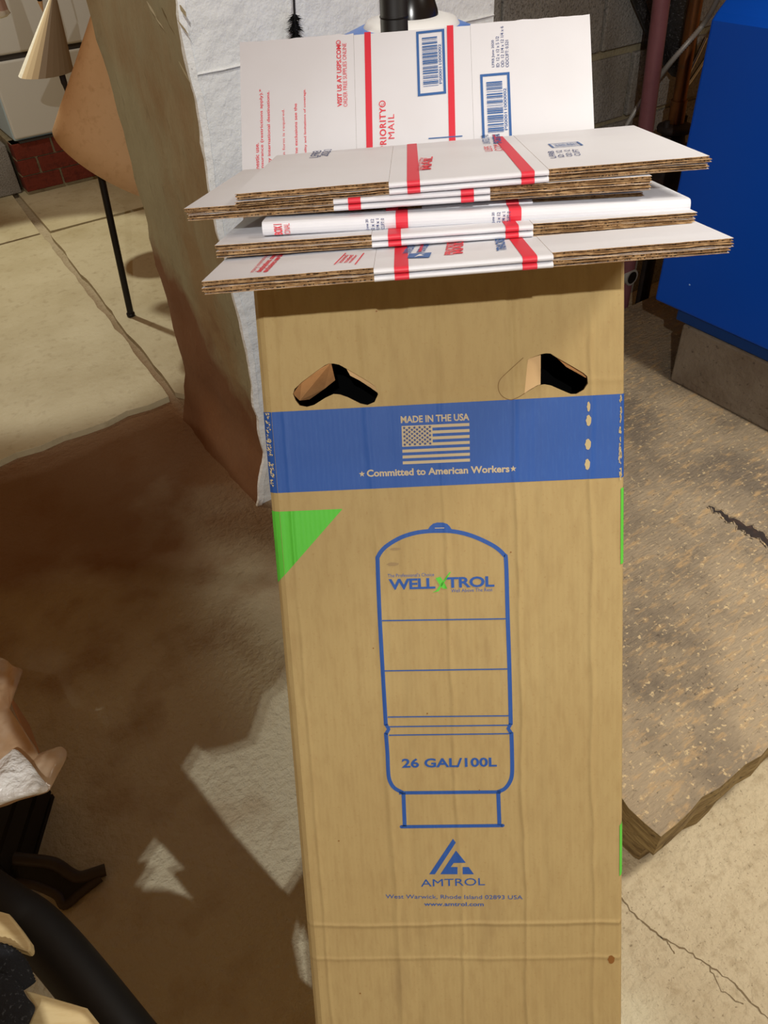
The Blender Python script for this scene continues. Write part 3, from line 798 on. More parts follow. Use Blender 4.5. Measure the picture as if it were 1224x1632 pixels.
# brand lettering
lo = Print(cmap)
both((620, 940), (694, 938), 19 * PXM, 'WELL', IB, .03, .92, .0006, lo)
both((712, 937), (788, 935), 19 * PXM, 'TROL', IB, .03, .95, .0006, lo)
both((618, 920), (692, 918), 6 * PXM, "The Professional's Choice", IB, .0, 1, .0006, lo)
both((719, 944), (785, 942), 6 * PXM, 'Well Above The Rest', IB, .0, 1, .0006, lo)
lo.poly(P((689, 944), (695, 941), (716, 912), (719, 911), (712, 922), (699, 942)), 'ink_green', .0008)
lo.poly(P((694, 921), (702, 919), (709, 930), (713, 938), (706, 938), (700, 931)), 'ink_green', .0008)
lo.build('brand_print', carton, 'blue and green printed lettering')
em = Print(cmap)
K = lambda pts: [buv(580 + x / 4.371, 1130 + y / 4.371) for x, y in pts]
em.poly(K([(620, 903), (640, 930), (495, 1150), (455, 1150)]), IB); em.poly(K([(641, 985), (710, 1070), (625, 1072), (605, 1100), (652, 1100), (652, 1150), (532, 1150)]), IB)
em.poly(K([(688, 1100), (730, 1100), (766, 1150), (688, 1150)]), IB)
both((671, 1413), (773, 1410.5), 15 * PXM, 'AMTROL', IB, .0, 1, .0004, em)
both((615, 1432.5), (833, 1434), 9.5 * PXM, 'West Warwick, Rhode Island 02893 USA', IB, .0, 1, .0004, em)
both((676, 1443.5), (771, 1444), 8 * PXM, 'www.amtrol.com', IB, .015, 1, .0004, em)
em.build('maker_print', carton, 'blue emblem and address')
# small marks on the board
for (x, y, a, b, m_, nm) in ((974, 1529, 6, 9, 'grease', 'grease_spot'), (630, 875, 9, 2.2, 'smudge', 'smudge'), (626, 899, 10, 3, 'smudge', 'smudge'), (540, 1340, 1.5, 1.3, 'grease', 'grease_spot'), (681, 1137, 1.4, 1.3, 'grease', 'grease_spot'), (574, 1583, 1.7, 1.5, 'grease', 'grease_spot'), (595, 1033, 1.2, 1.2, 'grease', 'grease_spot'), (814, 880, 1.3, 1.2, 'grease', 'grease_spot'), (764, 1259, 1.2, 1.0, 'grease', 'grease_spot'), (600, 496, 1.6, 1.2, 'grease', 'grease_spot')):
    mk = Print(cmap); u, v = buv(x, y); mk.ellipse(u, v, a * PXM, b * PXM, m_, .0004); mk.build(nm, carton, 'small dark ' + nm.replace('_', ' '))
mk = Print(cmap)
mk.stroke(sm2(P((834, 570), (812, 590), (797, 605), (794, 618), (799, 630), (812, 637), (824, 634), (836, 627))), 1.1 * PXM, 'cut_line', .0004)
mk.build('cut_line', carton, 'thin cut line of the half-closed hand hole')

# ------------------------------------------------------------------ flattened mailing boxes
def solve_pose(FL, FR, d, Wd):
    d = Vector(d).normalized(); r1 = ray(*FL); r2 = ray(*FR); k = r1.dot(d) / r2.dot(d)
    z1 = Wd / (r2 * k - r1).length
    P1 = EYE + r1 * z1; r = (r2 * k - r1) * z1 / Wd
    r = (r - d * r.dot(d)).normalized()
    return P1, r, d, r.cross(d).normalized()
MGROUP = 'flattened mailing boxes stacked on the carton'
class Mailer:
    def __init__(s, label, FL, FR, d, Wd=.46, D=.30, th=.012, plies=4, seed=1, fold=.006, flip=False, solid=False, pose=None, jit=.004, group=MGROUP):
        s.W, s.D, s.th = Wd, D, th
        P1, r, dd, up = pose or solve_pose(FL, FR, d, Wd)
        s.top = P1; s.up = up
        s.MW = basis(P1 - up * th, r, dd, up); s.inv = s.MW.inverted()
        s.root = thing('flattened_mailing_box', label, 'mailing box', s.MW, group)
        rn = random.Random(seed); pt_ = th / plies
        s.u1, s.u2 = Wd / 3, Wd * 2 / 3
        yy = (lambda y: D - y) if flip else (lambda y: y)
        s.yy = yy; s.fold = fold
        # middle panels: each a sheet folded at the front, so the front edge is round and white
        npan = 1 if solid else plies // 2
        ph = th / npan; s.ph = ph; s.npan = npan
        ua, ub = (0, Wd) if solid else (s.u1 + .0001, s.u2 - .0001)
        s.prof = {}; s.panels = []; s.flaps = ([], []); s.solid = solid
        for k in range(npan):
            z0 = k * ph + .0003; z1 = (k + 1) * ph - .0003
            pr_ = [(D, z0), (.002, z0)]
            fo = fold - (.0015 * rn.random())
            for a in range(1, 8):
                t = PI * a / 8
                pr_.append((.002 - (fo + .002) * (math.sin(t) ** .6), (z0 + z1) / 2 - (z1 - z0) / 2 * math.cos(t)))
            pr_ += [(.002, z1), (D, z1)]
            s.prof[k] = pr_
            mb = MB(); n = len(pr_)
            nu = 14
            vs = []
            for i in range(nu + 1):
                u = ua + (ub - ua) * i / nu
                for (y, z) in pr_:
                    w = .0006 * noise.noise(Vector((u * 30, k * 3.1 + seed, 0))) if y < .002 else 0
                    vs.append((u, yy(y + w), z))
            fs = [(i * n + j, (i + 1) * n + j, (i + 1) * n + (j + 1) % n, i * n + (j + 1) % n) for i in range(nu) for j in range(n)]
            fs += [tuple(range(n)), tuple(range(nu * n, nu * n + n))[::-1]]
            mb.add(vs, fs, 'mail_white', True)
            o = mb.build('panel', s.root, bevel=0); s.panels.append(o)
            for pfc in o.data.polygons: pfc.use_smooth = False
        if not solid:
            for side in (0, 1):
                for k in range(plies):
                    z0 = k * pt_ + .00015; z1 = (k + 1) * pt_ - .00015
                    y0 = rn.uniform(0, jit) + (.002 if flip else 0); x0, x1 = (rn.uniform(0, jit), s.u1 - .0001) if side == 0 else (s.u2 + .0001, Wd - rn.uniform(0, jit))
                    if flip: y0 = 0
                    sg = rn.uniform(-.0012, .0006) * (1 if 0 < k < plies - 1 else 0)
                    mb = MB()
                    lt = .00055; N = 16
                    for (za, zb, m, rec) in ((z0, z0 + lt, 'mail_white' if k % 2 == 0 else 'liner', 0), (z0 + lt, z1 - lt, 'flute' if (k + seed) % 3 else 'flute_dark', .0012), (z1 - lt, z1, 'mail_white' if k % 2 == 1 else 'liner', 0)):
                        vs = []
                        for i in range(N + 1):
                            u = x0 + (x1 - x0) * i / N
                            drop = sg * ((i / N) if side else (1 - i / N)) ** 2
                            yj = y0 + rec + .0018 * noise.noise(Vector((u * 130, k * 2.3 + seed, rec * 900)))
                            zw = .0007 * noise.noise(Vector((u * 45, k * 7.7 + seed, 1))) if 0 < k < plies - 1 or rec else 0
                            for (y, z) in ((yj, za), (D - rec, za), (D - rec, zb), (yj, zb)):
                                vs.append((u + (rec if (i == 0 and side == 0) else (-rec if (i == N and side) else 0)), yy(y), z + drop + zw))
                        fq = lambda js: [(4 * i + j, 4 * i + (j + 1) % 4, 4 * i + 4 + (j + 1) % 4, 4 * i + 4 + j) for i in range(N) for j in js]
                        mb.add(vs, fq((0, 2)), m)
                        mb.add(vs, fq((1, 3)) + [(0, 1, 2, 3), (4 * N + 3, 4 * N + 2, 4 * N + 1, 4 * N)], 'liner' if rec == 0 else m)
                    s.flaps[side].append(mb.build('flap', s.root))
        s.pr = Print(lambda u, w, lift: (u, w, th + lift))
    def px(s, x, y):
        p = s.inv @ hit(x, y, s.top, s.up); return (p.x, p.y)
    def stripes(s, us, w=.0125, top=True):
        for u in us:
            for k in range(s.npan):
                pts = s.prof[k]
                a = [(y, z) for (y, z) in pts[2:-2]]
                if k == s.npan - 1 and top: a = a + [pts[-2], pts[-1]]
                else: a = a + [pts[-2]]
                a = [pts[1]] + a
                mb = MB(); vs = []
                cz = sum(z for y, z in a) / len(a)
                zc = (pts[1][1] + pts[-2][1]) / 2
                for du in (-w / 2, w / 2):
                    for (y, z) in a:
                        lz = .0004 if z > zc + 1e-5 else (-.0002 if z < zc - 1e-5 else 0)
                        vs.append((u + du, s.yy(y - (.0007 if y < .0021 else 0)), z + lz))
                n = len(a); mb.add(vs, [(i, i + 1, n + i + 1, n + i) for i in range(n - 1)], 'mail_red')
                mb.build('red_stripe', s.panels[k])['label'] = 'red printed stripe'
    def text(s, t, p0, p1, h, m, bold=0, space=1, up=None, pr_=None):
        a = Vector(s.px(*p0)); b = Vector(s.px(*p1)); e = (b - a).normalized()
        p = Print(s.pr.map); p.text(t, a, b, h, m, up or (-e.y, e.x), bold, .0005, space)
        p.build('lettering', s.panel_at(a.x), ('blue' if m in ('mail_blue', 'mail_ink') else 'red') + ' printed lettering')
    def panel_at(s, u):
        if s.solid or s.u1 < u < s.u2: return s.panels[-1]
        return s.flaps[0 if u < s.u1 else 1][-1]
    def ink(s, name, label, u):
        p = Print(s.pr.map); p.fin = lambda: p.build(name, s.panel_at(u), label); return p

def barcode(P, c, u, v, Lu, Lv, frame, m='mail_blue', seed=1, digits=None, digit_side=1):
    """frame centred at c with axes u (across, along the digits' height) and v (along the digits)"""
    c = Vector(c); u = Vector(u); v = Vector(v)
    q = lambda a, b: tuple(c + u * a + v * b)
    for (a0, a1, b0, b1) in ((-Lu / 2, Lu / 2, Lv / 2 - frame, Lv / 2), (-Lu / 2, Lu / 2, -Lv / 2, -Lv / 2 + frame), (-Lu / 2, -Lu / 2 + frame, -Lv / 2 + frame, Lv / 2 - frame), (Lu / 2 - frame, Lu / 2, -Lv / 2 + frame, Lv / 2 - frame)):
        P.raw([q(a0, b0), q(a1, b0), q(a1, b1), q(a0, b1)], [(0, 1, 2, 3)], m, .0005)
    r = random.Random(seed); x = -Lv * .36
    while x < Lv * .38:
        w = r.choice((.0006, .0006, .0011, .0017)) * Lv / .085
        P.raw([q(-Lu * .30, x), q(Lu * .24, x), q(Lu * .24, x + w), q(-Lu * .30, x + w)], [(0, 1, 2, 3)], m, .0006)
        x += w + r.choice((.0008, .0008, .0013, .0021)) * Lv / .085
    if digits:
        a = q(Lu * .26 + Lu * .11, -Lv * .34); b = q(Lu * .37, Lv * .27)
        P.text(digits, a, b, Lu * .10, m, tuple(-u), .01, .0006)

# F: lowest, reaches furthest forward
F_ = Mailer('lowest flattened white mailing box, overhanging the carton furthest to the front', (317, 449), (1174, 380), (.05, .97, -.23), seed=31)
u1, u2 = F_.u1, F_.u2
F_.stripes((u1 + .024, u2 - .020))
for t, x0, y0, x1, y1, b in (('many international', 407, 434, 432, 405, .0), ('destinations. some', 416, 434, 443, 405, .03), ('exclusions see the', 426, 434, 453, 405, .03)):
    F_.text(t, (x0, y0), (x1, y1), .006, 'mail_red_ink', b)
for x0, x1 in ((533, 551), (566, 580)):
    a = F_.px(x0, 422); b = F_.px(x1, 404); q = F_.ink('ruled_line', 'thin red printed line', a[0]); q.stroke([a, b], .0013, 'mail_red_ink', .0005); q.fin()
for i, t in enumerate(('insured', 'tracked', 'mailing')): F_.text(t, (545 + i * 8, 419), (556 + i * 8, 407), .0042, 'mail_red_ink', .02)
# postal eagle sign, read from the right
def px2(mm, *pts): return [mm.px(*p) for p in pts]
EA = F_.ink('eagle_emblem', 'blue printed eagle emblem', F_.px(665, 407)[0])
EA.poly(px2(F_, (649, 412), (652, 405), (688, 403), (684, 411)), 'mail_blue', .0005)
EA.poly(px2(F_, (660, 411.3), (668, 406.5), (679, 405), (671, 407.5), (676, 409), (667, 409.4)), 'mail_white', .0008)
F_.text('UNITED STATES', (655, 404), (666, 387), .008, 'mail_blue', .03)
F_.text('POSTAL SERVICE', (677, 402), (687, 386), .008, 'mail_blue', .03)
a = F_.px(669, 402); b = F_.px(674, 388); EA.stroke([a, b], .003, 'mail_red_ink', .0005); EA.fin()
F_.text('PRIORITY', (724, 406), (728, 383), .009, 'mail_red_ink', .03)
F_.text('MAIL', (738, 404), (739, 385), .009, 'mail_red_ink', .03)
F_.text('TRACKED', (808, 399), (803, 378), .009, 'mail_blue', .03)

Em = Mailer('flattened white mailing box directly on the lowest one, brown flap edges showing', (340, 392), (1112, 338), (.05, .97, -.215), seed=12)
Em.stripes((Em.u1 + .022, Em.u2 - .020))

Dm = Mailer('flattened white mailing box with unbroken white front edge lettered in red and blue', (418, 352), (1099, 315), (.06, .972, -.205), Wd=.415, D=.28, th=.0145, solid=True, seed=5, fold=.007)
Dm.stripes((.138, .248), .012)
fr = Print(lambda u, z, lift: (u, Dm.yy(-.0082) - lift, z))
fr2 = lambda x: (Dm.inv @ hit(x, 365 - (x - 418) * .052, Dm.top, Dm.MW.to_3x3() @ Vector((0, 1, 0)))).x
def dtext(t, x, h, m, b=0):
    u = fr2(x); p = Print(fr.map); p.text(t, (u, .0022), (u, .0122), h, m, (-1, 0), b, .0004)
    p.build('lettering', Dm.panels[0], ('blue' if m == 'mail_ink' else 'red') + ' printed lettering')
for x, t, h, m, b in ((452, 'BOX I', .0085, 'mail_red_ink', .03), (464, 'IONAL', .006, 'mail_red_ink', .0)): dtext(t, x, h, m, b)
for x0 in (585, 784):
    for i, t in enumerate(('June 20', '2 x 12', '1/4 x 1', 'CUFT: 0')): dtext(t, x0 + 4 + i * 8, .0034, 'mail_ink', .01)

Cm = Mailer('thin flattened white mailing box slipped in under the second from top, crumpled front', (500, 338), (1028, 307), (.08, .975, -.195), Wd=.33, D=.25, th=.0050, plies=2, seed=3, jit=.003)
Cm.stripes((Cm.u1 - .030, Cm.u2 - .02))

Bm = Mailer('flattened white mailing box second from top, poking out at the left', (291, 333), (1041, 281), (.10, .975, -.18), seed=8, D=.272)
Bm.stripes((Bm.u1 + .021, Bm.u2 - .022))

Am = Mailer('topmost flattened white mailing box with two red stripes and a blue barcode', (371, 310), (1136, 248), (.06, .982, -.175), seed=44, D=.288)
Am.stripes((Am.u1 + .024, Am.u2 - .020))
for t, x0, y0, x1, y1, h, m, b in (('LFRB', 507, 251, 513, 240, .011, 'mail_ink', .0), ('2020', 522, 249, 530, 238, .011, 'mail_ink', .0),
      ('PRIORITY', 676, 271, 681, 251, .008, 'mail_red_ink', .0), ('MAIL', 687, 270, 690, 250, .010, 'mail_red_ink', .02),
      ('UNITED STATES', 782, 229, 778, 214, .009, 'mail_blue', .0), ('POSTAL', 800, 228, 796, 213, .010, 'mail_blue', .03), ('USPS', 786, 241, 783, 233, .009, 'mail_red_ink', .0), ('.COM', 803, 241, 798, 230, .009, 'mail_red_ink', .0)):
    Am.text(t, (x0, y0), (x1, y1), h, m, b)
a = Am.px(790, 228); b = Am.px(787, 215); q = Am.ink('ruled_line', 'short red printed line', a[0]); q.stroke([a, b], .003, 'mail_red_ink', .0005); q.fin()
c = Am.px(901, 231); q = Am.ink('barcode', 'blue framed barcode', c[0]); barcode(q, c, (0, 1), (1, 0), .034, .034, .0022, seed=4); q.fin()
for i, t in enumerate(('LFRB', 'ID: 12', 'OD: 12', 'CUFT')):
    x = 884 + i * 13; Am.text(t, (x + 3, 252 - i * 1.3), (x - 2, 241 - i * 1.0), .006, 'mail_ink', .0)

# S: stands behind the stack on the carton's side rims, leaning on the black pole
SR = Vector((.996, -.083, .029)).normalized(); SD = Vector((-.037, -.697, -.717)); SD = (SD - SR * SD.dot(SR)).normalized()
SN = SR.cross(-SD).normalized()           # towards the viewer
STL = EYE + ray(382, 68) * 1.034
SH = .262
Sm = Mailer('flattened white mailing box standing upright behind the stack, barcodes facing out', None, None, None, Wd=.463, D=SH, th=.010, plies=2, seed=2, fold=.0, flip=True, pose=(STL + SD * SH, SR, -SD, SN), jit=.0, group='flattened mailing boxes stacked on the carton')
for (xa, ya, xb, yb) in ((585.5, 44, 589.5, 260), (717, 34, 721.5, 260)):
    a = Sm.px(xa, ya); b = Sm.px(xb, yb)
    p_ = Print(lambda u, w, lift: (u, w, .010 + lift)); p_.stroke([(a[0], SH), b], .0085, 'mail_red', .0004); p_.build('red_stripe', Sm.panels[-1], 'red printed stripe')
def stext(t, x, yb, yt, h, m, b=0, lean=.02, space=1): Sm.text(t, (x + (yb - 150) * lean, yb), (x + (yt - 150) * lean, yt), h, m, b, space)
HP = .463 / 556
stext('VISIT US AT USPS.COM®', 545, 170, 64, 8 * HP, 'mail_red_ink', .028)
stext('ORDER FREE SUPPLIES ONLINE', 553.5, 170, 69, 6.5 * HP, 'mail_red_ink', .0)
stext('PRIORITY®', 614.5, 239, 160, 11 * HP, 'mail_red_ink', .02, .02, 1.15)
stext('MAIL', 627.5, 221, 182, 10 * HP, 'mail_red_ink', .0, .02, 1.15)
stext('domestic use.', 411, 283, 228, 6.5 * HP, 'mail_red_ink', .012)
stext('$50 of insurance (restrictions apply).*', 419.5, 300, 142, 6.5 * HP, 'mail_red_ink', .012)
stext('to many international destinations.', 431, 285, 145, 6.5 * HP, 'mail_red_ink', .012)
stext('declaration form is required.', 454, 285, 174, 5.5 * HP, 'mail_red_ink', .0)
stext('some exclusions see the', 473, 255, 165, 5 * HP, 'mail_red_ink', .012)
stext('availability and limitations of coverage.', 488, 262, 142, 5 * HP, 'mail_red_ink', .012)
for x, yt, t in ((790, 64, 'LFRB June 2020'), (797, 58, 'ID: 12 x 12 x 5 1/2'), (804.5, 42, 'OD: 12 1/4 x 12 1/4 x 6'), (812, 64, 'ODCUFT: 0.521')):
    stext(t, x, 107, yt, 5 * HP, 'mail_ink', .005)
for (tl, tr, bl) in (((663, 51), (708, 46), (666, 154)), ((765, 119), (812, 115), (769, 228))):
    a, b, c = (Vector(Sm.px(*p)) for p in (tl, tr, bl))
    u_ = (b - a); v_ = (a - c); ctr = a + u_ / 2 - v_ / 2
    q = Sm.ink('barcode', 'blue framed barcode', ctr.x); barcode(q, ctr, u_.normalized(), v_.normalized(), u_.length, v_.length, 4 * HP, seed=len(tl) + tl[0], digits='PS00011000002'); q.fin()
a = Sm.px(683, 221); b = Sm.px(737, 217); q = Sm.ink('ruled_line', 'blue printed line', a[0]); q.stroke([a, b], .0014, 'mail_blue', .0005); q.fin()

# ------------------------------------------------------------------ left background
# white appliance on a brick base
WB = 4.60; wl = hit(25, 228, rm(0, WB, 0), E2); wa = wl.dot(E1); wz = wl.z
brk = thing('brick_base', 'low red brick base under the white appliance', 'brick base', ROOM @ Matrix.Translation((wa - .02, WB + .02, .022)))
mb = MB(); mb.box(0, .90, .012, .60, 0, wz - .022 - .012, 'mortar')
mb.build('mortar_bed', brk)
bh = (wz - .022 - .012 - .03) / 3; rb = MB()
for row in range(3):
    x = -.10 * (row % 2)
    while x < .88:
        rb.box(max(x, 0), min(x + .195, .90), 0, .10, .018 + row * (bh + .006), .018 + row * (bh + .006) + bh, 'brick'); x += .207
rb.build('brickwork', brk, bevel=.003)
wm = thing('white_appliance', 'white enamel appliance on the brick base behind the paper cones', 'appliance', ROOM @ Matrix.Translation((wa, WB, wz)))
mb = MB(); mb.box(0, .80, .022, .62, 0, 1.05, 'washer_side'); mb.build('cabinet', wm, bevel=.01)
sz = hit(20, 91, rm(0, WB, 0), E2).z - wz
MB().box(.003, .797, 0, .024, .012, sz - .012, 'washer_white').build('lower_door', wm, bevel=.010, segs=3)
MB().box(.003, .797, 0, .024, sz + .012, 1.04, 'washer_white').build('upper_door', wm, bevel=.025, segs=4)
MB().box(.01, .79, .010, .024, sz - .015, sz + .015, 'seam_dark').build('door_gap', wm)
MB().box(.02, .78, .01, .3, -.010, .001, 'seam_dark').build('kick_strip', wm)
# grey block with hollow cores
q = at(22, 312, .024)
gb_ = thing('hollow_block', 'grey hollow concrete block standing left of the brick base', 'block', ROOM @ Matrix.Translation((q.dot(E1) - .34, q.dot(E2) + .02, .024)))
mb = MB(); hw = [(.03, .03), (.17, .03), (.17, .16), (.03, .16)]; hw2 = [(.22, .03), (.36, .03), (.36, .16), (.22, .16)]
mb.prism([(0, 0), (.39, 0), (.39, .19), (0, .19)], 0, .245, 'grey_block', [hw, hw2]); mb.build('shell', gb_, bevel=.005)

# cones
cc = hit(188, 262, (0, 2.87, 0), Vector((0, 1, 0)))
U_ = (hit(215, 292, (0, 2.87, 0), Vector((0, 1, 0))) - hit(80, 217, (0, 2.87, 0), Vector((0, 1, 0)))).normalized()
rad = (cc - hit(80, 217, (0, 2.87, 0), Vector((0, 1, 0)))).length * 1.0
apx = hit(198, -140, (0, 2.87, 0), Vector((0, 1, 0)))
cone = thing('paper_cone_stand', 'large tan paper cone on a thin black rod, half hidden by the pier', 'paper cone', at(209, 503, .024))
cb = cone.location.copy()
mb = MB(); n = 64; V_ = Vector((.05, 1, .12)).normalized()
vs = []
for j in range(9):
    t = j / 8
    for k in range(n):
        a = 2 * PI * k / n
        rimp = cc + (U_ * math.cos(a) * rad + V_ * math.sin(a) * .135) * (1 + .012 * math.sin(3 * a + 1))
        p = rimp.lerp(apx, t); bul = .012 * math.sin(t * PI) * noise.noise(Vector((a, t * 3, 2)))
        vs.append(p + (p - cc.lerp(apx, t)) * bul * 3 - cb)
mb.add(vs, [(j * n + k, j * n + (k + 1) % n, (j + 1) * n + (k + 1) % n, (j + 1) * n + k) for j in range(8) for k in range(n)], 'cone_tan', True)
o = mb.build('cone', cone); sd_ = o.modifiers.new('thickness', 'SOLIDIFY'); sd_.thickness = .002
rt = hit(157, 262, (0, 2.87, 0), Vector((0, 1, 0)))
MB().tube([Vector((0, 0, .002)), rt - cb, (rt - cb) * 1.25], .0125, 'black_metal', 16).build('rod', cone)
MB().lathe([(0, 0), (.016, 0), (.016, .012), (0, .012)], (0, 0, 0), 'black_metal', 16).build('foot', cone)

wc = Vector((-1.23, 3.5, .755)); wap = hit(86, -22, (0, 3.5, 0), Vector((0, 1, 0)))
wcone = thing('striped_cone', 'smaller white cone with beige and grey stripes before the white appliance', 'paper cone', (wc.x, wc.y, .024))
mb = MB(); n = 24
for k in range(n):
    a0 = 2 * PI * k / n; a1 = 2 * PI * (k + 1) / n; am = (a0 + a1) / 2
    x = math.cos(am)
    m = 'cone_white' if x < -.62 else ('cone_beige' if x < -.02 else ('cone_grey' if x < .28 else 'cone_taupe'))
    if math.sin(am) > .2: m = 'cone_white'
    f = lambda a: Vector((wc.x + .106 * math.cos(a), wc.y + .106 * math.sin(a), wc.z - wc.z * 0)) - wcone.location
    tp = wap - wcone.location
    mid0 = f(a0).lerp(tp, .5); mid1 = f(a1).lerp(tp, .5)
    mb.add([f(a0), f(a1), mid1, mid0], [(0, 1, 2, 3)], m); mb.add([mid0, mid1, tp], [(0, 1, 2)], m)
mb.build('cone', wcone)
sp_ = hit(99, 130, (0, 3.44, 0), Vector((0, 1, 0))) - wcone.location
MB().lathe([(0, .03), (.012, .03), (.012, .0), (.009, -.012), (.006, -.035), (0, -.04)], (sp_.x, sp_.y + .02, sp_.z - .008), 'iron_dark', 16).build('hook', wcone)
MB().tube([wap - wcone.location, wap - wcone.location + Vector((0, 0, .5))], .003, 'black_metal', 8).build('cord', wcone)
# things hanging at the very corner
q = hit(6, 10, (0, 3.3, 0), Vector((0, 1, 0)))
pk = thing('hanging_cloth', 'dusty pink cloth end with white hem hanging at the top left corner', 'cloth', q)
MB().lathe([(.030, -.012), (.026, .05), (.02, .16), (.012, .42)], (-.022, 0, 0), 'pink_cloth', 24, lambda a, z: 1 + .08 * math.sin(6 * a)).build('fabric', pk)
MB().lathe([(.030, -.011), (.034, -.022), (.020, -.032), (.0, -.036)], (-.022, 0, 0), 'cone_white', 24, lambda a, z: 1 + .08 * math.sin(6 * a)).build('hem', pk)
q = hit(69, 20, (0, 3.45, 0), Vector((0, 1, 0)))
tg = thing('hanging_tip', 'small tan pointed tip with a dark top hanging left of the striped cone', 'hanging tip', q)
MB().lathe([(0, 0), (.004, .012), (.009, .035), (.010, .036), (0, .036)], (0, 0, 0), 'cone_tan', 16).build('point', tg)
MB().lathe([(0, .037), (.009, .037), (.011, .055), (.010, .30), (0, .30)], (0, 0, 0), 'iron_dark', 16).build('stem', tg)
# small dark foot beside the pier
q = at(272, 492, .0235)
ft = MB(); ft.box(-.012, .03, -.02, .02, 0, .008, 'iron_dark').box(-.012, -.004, -.02, .02, .009, .04, 'iron_dark')
f_ = ft.build('metal_bracket', bevel=.002); f_.location = (q.x + .01, q.y + .03, q.z); tag(f_, 'small dark metal bracket on the slab at the edge of the pier', 'bracket')

# ------------------------------------------------------------------ left foreground
def pillow(outline, name, m, parent, depth, seed, rings=7, crump=.012):
    """lumpy bag from an outline of points: a front skin bulging towards the eye and a flat back"""
    c = sum(outline, Vector()) / len(outline); N = len(outline)
    vs = []; nv = (EYE - c).normalized()
    for sgn in (1, -.25):
        for j in range(rings):
            t = j / (rings - 1)
            for i, p in enumerate(outline):
                q_ = p.lerp(c, t); h = math.sqrt(max(0, 1 - (1 - t) ** 2))
                nn = noise.noise(q_ * 14 + Vector((seed, 0, 0))) + .6 * noise.noise(q_ * 33)
                vs.append(q_ + nv * (sgn * depth * h + (crump * nn if j else 0)))
    mb = MB(); fs = []
    for s_ in range(2):
        o_ = s_ * rings * N
        for j in range(rings - 1):
            for i in range(N):
                a, b = o_ + j * N + i, o_ + j * N + (i + 1) % N
                fs.append((a, b, b + N, a + N) if s_ == 0 else (b, a, a + N, b + N))
    base = parent.location if parent else Vector()
    mb.add([v - base for v in vs], fs, m, True)
    return mb.build(name, parent)
def dens(pts, n=4):
    P_ = [Vector(p) for p in pts]; N_ = len(P_); q_ = []
    for i in range(N_):
        a, b, c, d = (P_[(i + k) % N_] for k in (-1, 0, 1, 2))
        for k in range(n):
            t = k / n; q_.append(.5 * (2 * b + (c - a) * t + (2 * a - 5 * b + 4 * c - d) * t * t + (3 * b - a - 3 * c + d) * t ** 3))
    return q_
def dens0(pts, n=4):
    q_ = []
    for i in range(len(pts)):
        a, b = Vector(pts[i]), Vector(pts[(i + 1) % len(pts)])
        q_ += [a.lerp(b, k / n) for k in range(n)]
    return q_
BZ = .42
bag = thing('plastic_bag', 'crumpled clear plastic bag around tan packing at the left edge', 'plastic bag', at(10, 1200, BZ - .06))
otl = [at(x, y, BZ + .02 * math.sin(x * .05 + y * .03)) for x, y in ((-70, 1040), (0, 1048), (20, 1061), (35, 1067), (33, 1078), (20, 1098), (17, 1114), (26, 1140), (42, 1170), (60, 1197), (60, 1225), (30, 1240), (-70, 1250))]
pillow(dens(otl, 5), 'tan_side', 'film_tan', bag, .02, 3)
otl = [at(x, y, BZ + .015) for x, y in ((-70, 1215), (-5, 1180), (25, 1194), (58, 1200), (80, 1194), (97, 1190), (106, 1198), (104, 1212), (92, 1235), (83, 1252), (76, 1262), (55, 1269), (30, 1276), (0, 1287), (-70, 1300))]
pillow(dens(otl, 5), 'loose_end', 'film_tan', bag, .014, 8)
otl = [at(x, y, BZ + .04) for x, y in ((-60, 1262), (-8, 1218), (10, 1203), (24, 1194), (45, 1212), (60, 1232), (77, 1258), (50, 1268), (20, 1276), (-10, 1286), (-60, 1292))]
pillow(dens(otl, 5), 'white_fold', 'film_white', bag, .012, 5, crump=.016)
tn = [at(x, y, BZ - .05) for x, y in ((-80, 1085), (12, 1100), (30, 1150), (46, 1188), (-80, 1205))]
base_ = at(0, 1150, BZ - .16)
mb = MB(); mb.prism([(p.x - base_.x, p.y - base_.y) for p in tn][::-1], 0, .09, 'carton_tan')
ct_ = mb.build('small_carton', bevel=.004); ct_.location = base_; tag(ct_, 'small tan carton inside the clear plastic bag', 'carton')

# black crate below the bag
q = at(30, 1350, .0)
crate = thing('black_crate', 'black slatted crate under the plastic bag in the lower left', 'crate', (-.86, .70, 0.001))
MB().box(-.16, .16, -.10, .10, 0, .012, 'black_crate').build('base', crate)
for k in range(4):
    z = .02 + k * .065
    MB().box(-.16, .16, -.10, -.09, z, z + .05, 'black_crate').box(-.16, .16, .09, .10, z, z + .05, 'black_crate').box(.15, .16, -.089, .089, z, z + .05, 'black_crate').box(-.16, -.15, -.089, .089, z, z + .05, 'black_crate').build('slat_ring', crate)
for sx in (-1, 1):
    for sy in (-1, 1):
        MB().box(sx * .145 - .006, sx * .145 + .006, sy * .085 - .004, sy * .085 + .004, .012, .30, 'black_crate').build('post', crate)

